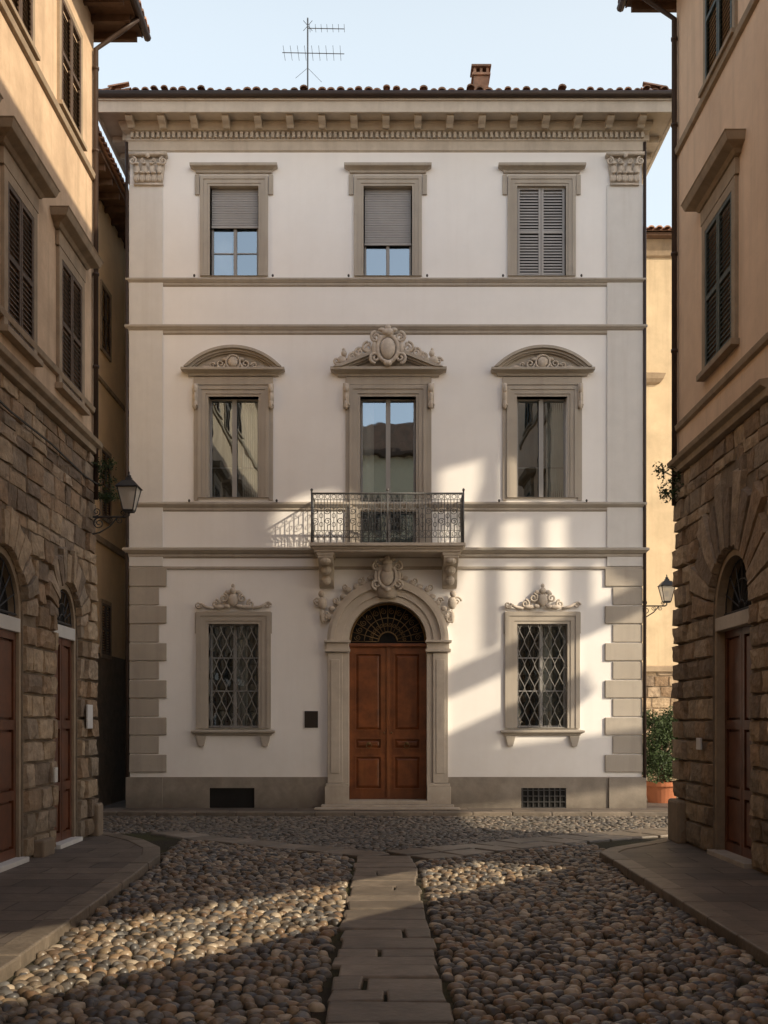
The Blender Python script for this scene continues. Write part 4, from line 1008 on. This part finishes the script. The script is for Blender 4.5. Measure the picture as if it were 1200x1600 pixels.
def t_near(P):
    x,y=P
    if abs(x-.02)<.55 and y<-9.6: return False
    if inside(P,leftpoly) or inside(P,rightpoly): return False
    if distpl(P,kl)<.08 or distpl(P,kr)<.08: return False
    if distpl(P,arcL)<.42 or distpl(P,arcR)<.68: return False
    ya=np.interp(x,[-4.6,-3.3,-2,-.9,-.1,.4,1.6,3,4.6,6.6],[-5.6,-7,-8,-8.8,-9.6,-9.6,-8.6,-7.4,-6.2,-5.2])
    return y<ya
def t_far(P):
    x,y=P
    if inside(P,leftpoly) or inside(P,rightpoly): return False
    if distpl(P,arcL)<.40 or distpl(P,arcR)<.66: return False
    if distpl(P,kl)<.08 or distpl(P,kr)<.08: return False
    ya=np.interp(x,[-4.6,-3.3,-2,-.9,-.1,.4,1.6,3,4.6,6.6,10.5],[-5.6,-7,-8,-8.8,-9.6,-9.6,-8.6,-7.4,-6.2,-5.2,-4.4])
    return y>ya and y<-1.6
stones('cobblestone_paving',M_cob,(-3.8,3.9,-21.5,-5),.132,.056,t_near,1,12)
stones('stone_sett_paving',M_cobf,(-8.5,11,-10,-1.55),.135,.028,t_far,2,8)
m=MB(); m.add([(7.0,.02,.02),(16,.02,.02),(16,6,.02),(7.0,6,.02)],[(0,1,2,3)]); m.add([(-7.8,.02,.02),(-6.6,.02,.02),(-6.6,16,.02),(-7.8,16,.02)],[(0,1,2,3)]); m.build('side_lane',M_side,None)
# ================================================================= LIGHT
sd=bpy.data.lights.new('sun','SUN'); sd.energy=5.0; sd.angle=math.radians(.45); sd.color=(1,.85,.63)
so=bpy.data.objects.new('sun',sd); scene.collection.objects.link(so); so.rotation_euler=S.to_track_quat('Z','Y').to_euler(); so.location=(30,-30,40)
w=bpy.data.worlds.new('World'); scene.world=w; w.use_nodes=True
nt=w.node_tree; bg=nt.nodes['Background']; sk=nt.nodes.new('ShaderNodeTexSky'); sk.sky_type='NISHITA'; sk.sun_disc=False
sk.sun_elevation=EL; sk.sun_rotation=math.atan2(hx,hy); sk.air_density=1.0; sk.dust_density=1.5; sk.ozone_density=1.0
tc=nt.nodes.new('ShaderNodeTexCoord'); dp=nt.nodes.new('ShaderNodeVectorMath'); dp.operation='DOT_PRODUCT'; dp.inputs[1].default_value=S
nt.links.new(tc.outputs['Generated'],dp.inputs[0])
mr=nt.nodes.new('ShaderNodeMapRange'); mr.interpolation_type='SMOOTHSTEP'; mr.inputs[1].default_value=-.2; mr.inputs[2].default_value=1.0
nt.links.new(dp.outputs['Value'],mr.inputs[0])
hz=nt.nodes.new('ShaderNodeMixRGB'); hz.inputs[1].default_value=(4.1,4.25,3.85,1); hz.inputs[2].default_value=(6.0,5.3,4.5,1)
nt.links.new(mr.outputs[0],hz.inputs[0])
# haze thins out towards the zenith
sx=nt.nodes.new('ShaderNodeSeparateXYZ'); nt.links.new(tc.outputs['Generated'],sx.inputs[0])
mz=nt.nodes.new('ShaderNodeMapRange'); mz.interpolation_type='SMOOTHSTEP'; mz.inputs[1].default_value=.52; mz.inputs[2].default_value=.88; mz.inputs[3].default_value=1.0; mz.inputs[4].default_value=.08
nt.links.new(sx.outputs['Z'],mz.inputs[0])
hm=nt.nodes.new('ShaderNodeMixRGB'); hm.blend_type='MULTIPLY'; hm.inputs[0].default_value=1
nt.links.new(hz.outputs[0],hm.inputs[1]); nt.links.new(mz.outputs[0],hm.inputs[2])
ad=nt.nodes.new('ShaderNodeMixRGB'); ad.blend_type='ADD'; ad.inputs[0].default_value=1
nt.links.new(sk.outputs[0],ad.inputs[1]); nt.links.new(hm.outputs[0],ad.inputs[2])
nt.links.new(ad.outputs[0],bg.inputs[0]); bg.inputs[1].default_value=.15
scene.view_settings.view_transform='Standard'; scene.view_settings.look='None'; scene.view_settings.exposure=0
cd=bpy.data.cameras.new('camera'); cam=bpy.data.objects.new('camera',cd); scene.collection.objects.link(cam); scene.camera=cam
cam.location=(0,-28,EYE); cam.rotation_euler=(math.radians(90),0,0)
cd.sensor_fit='VERTICAL'; cd.sensor_height=24; cd.sensor_width=18; cd.lens=25.2; cd.shift_y=(HOR-800)/1600; cd.clip_end=1500; cd.clip_start=.1
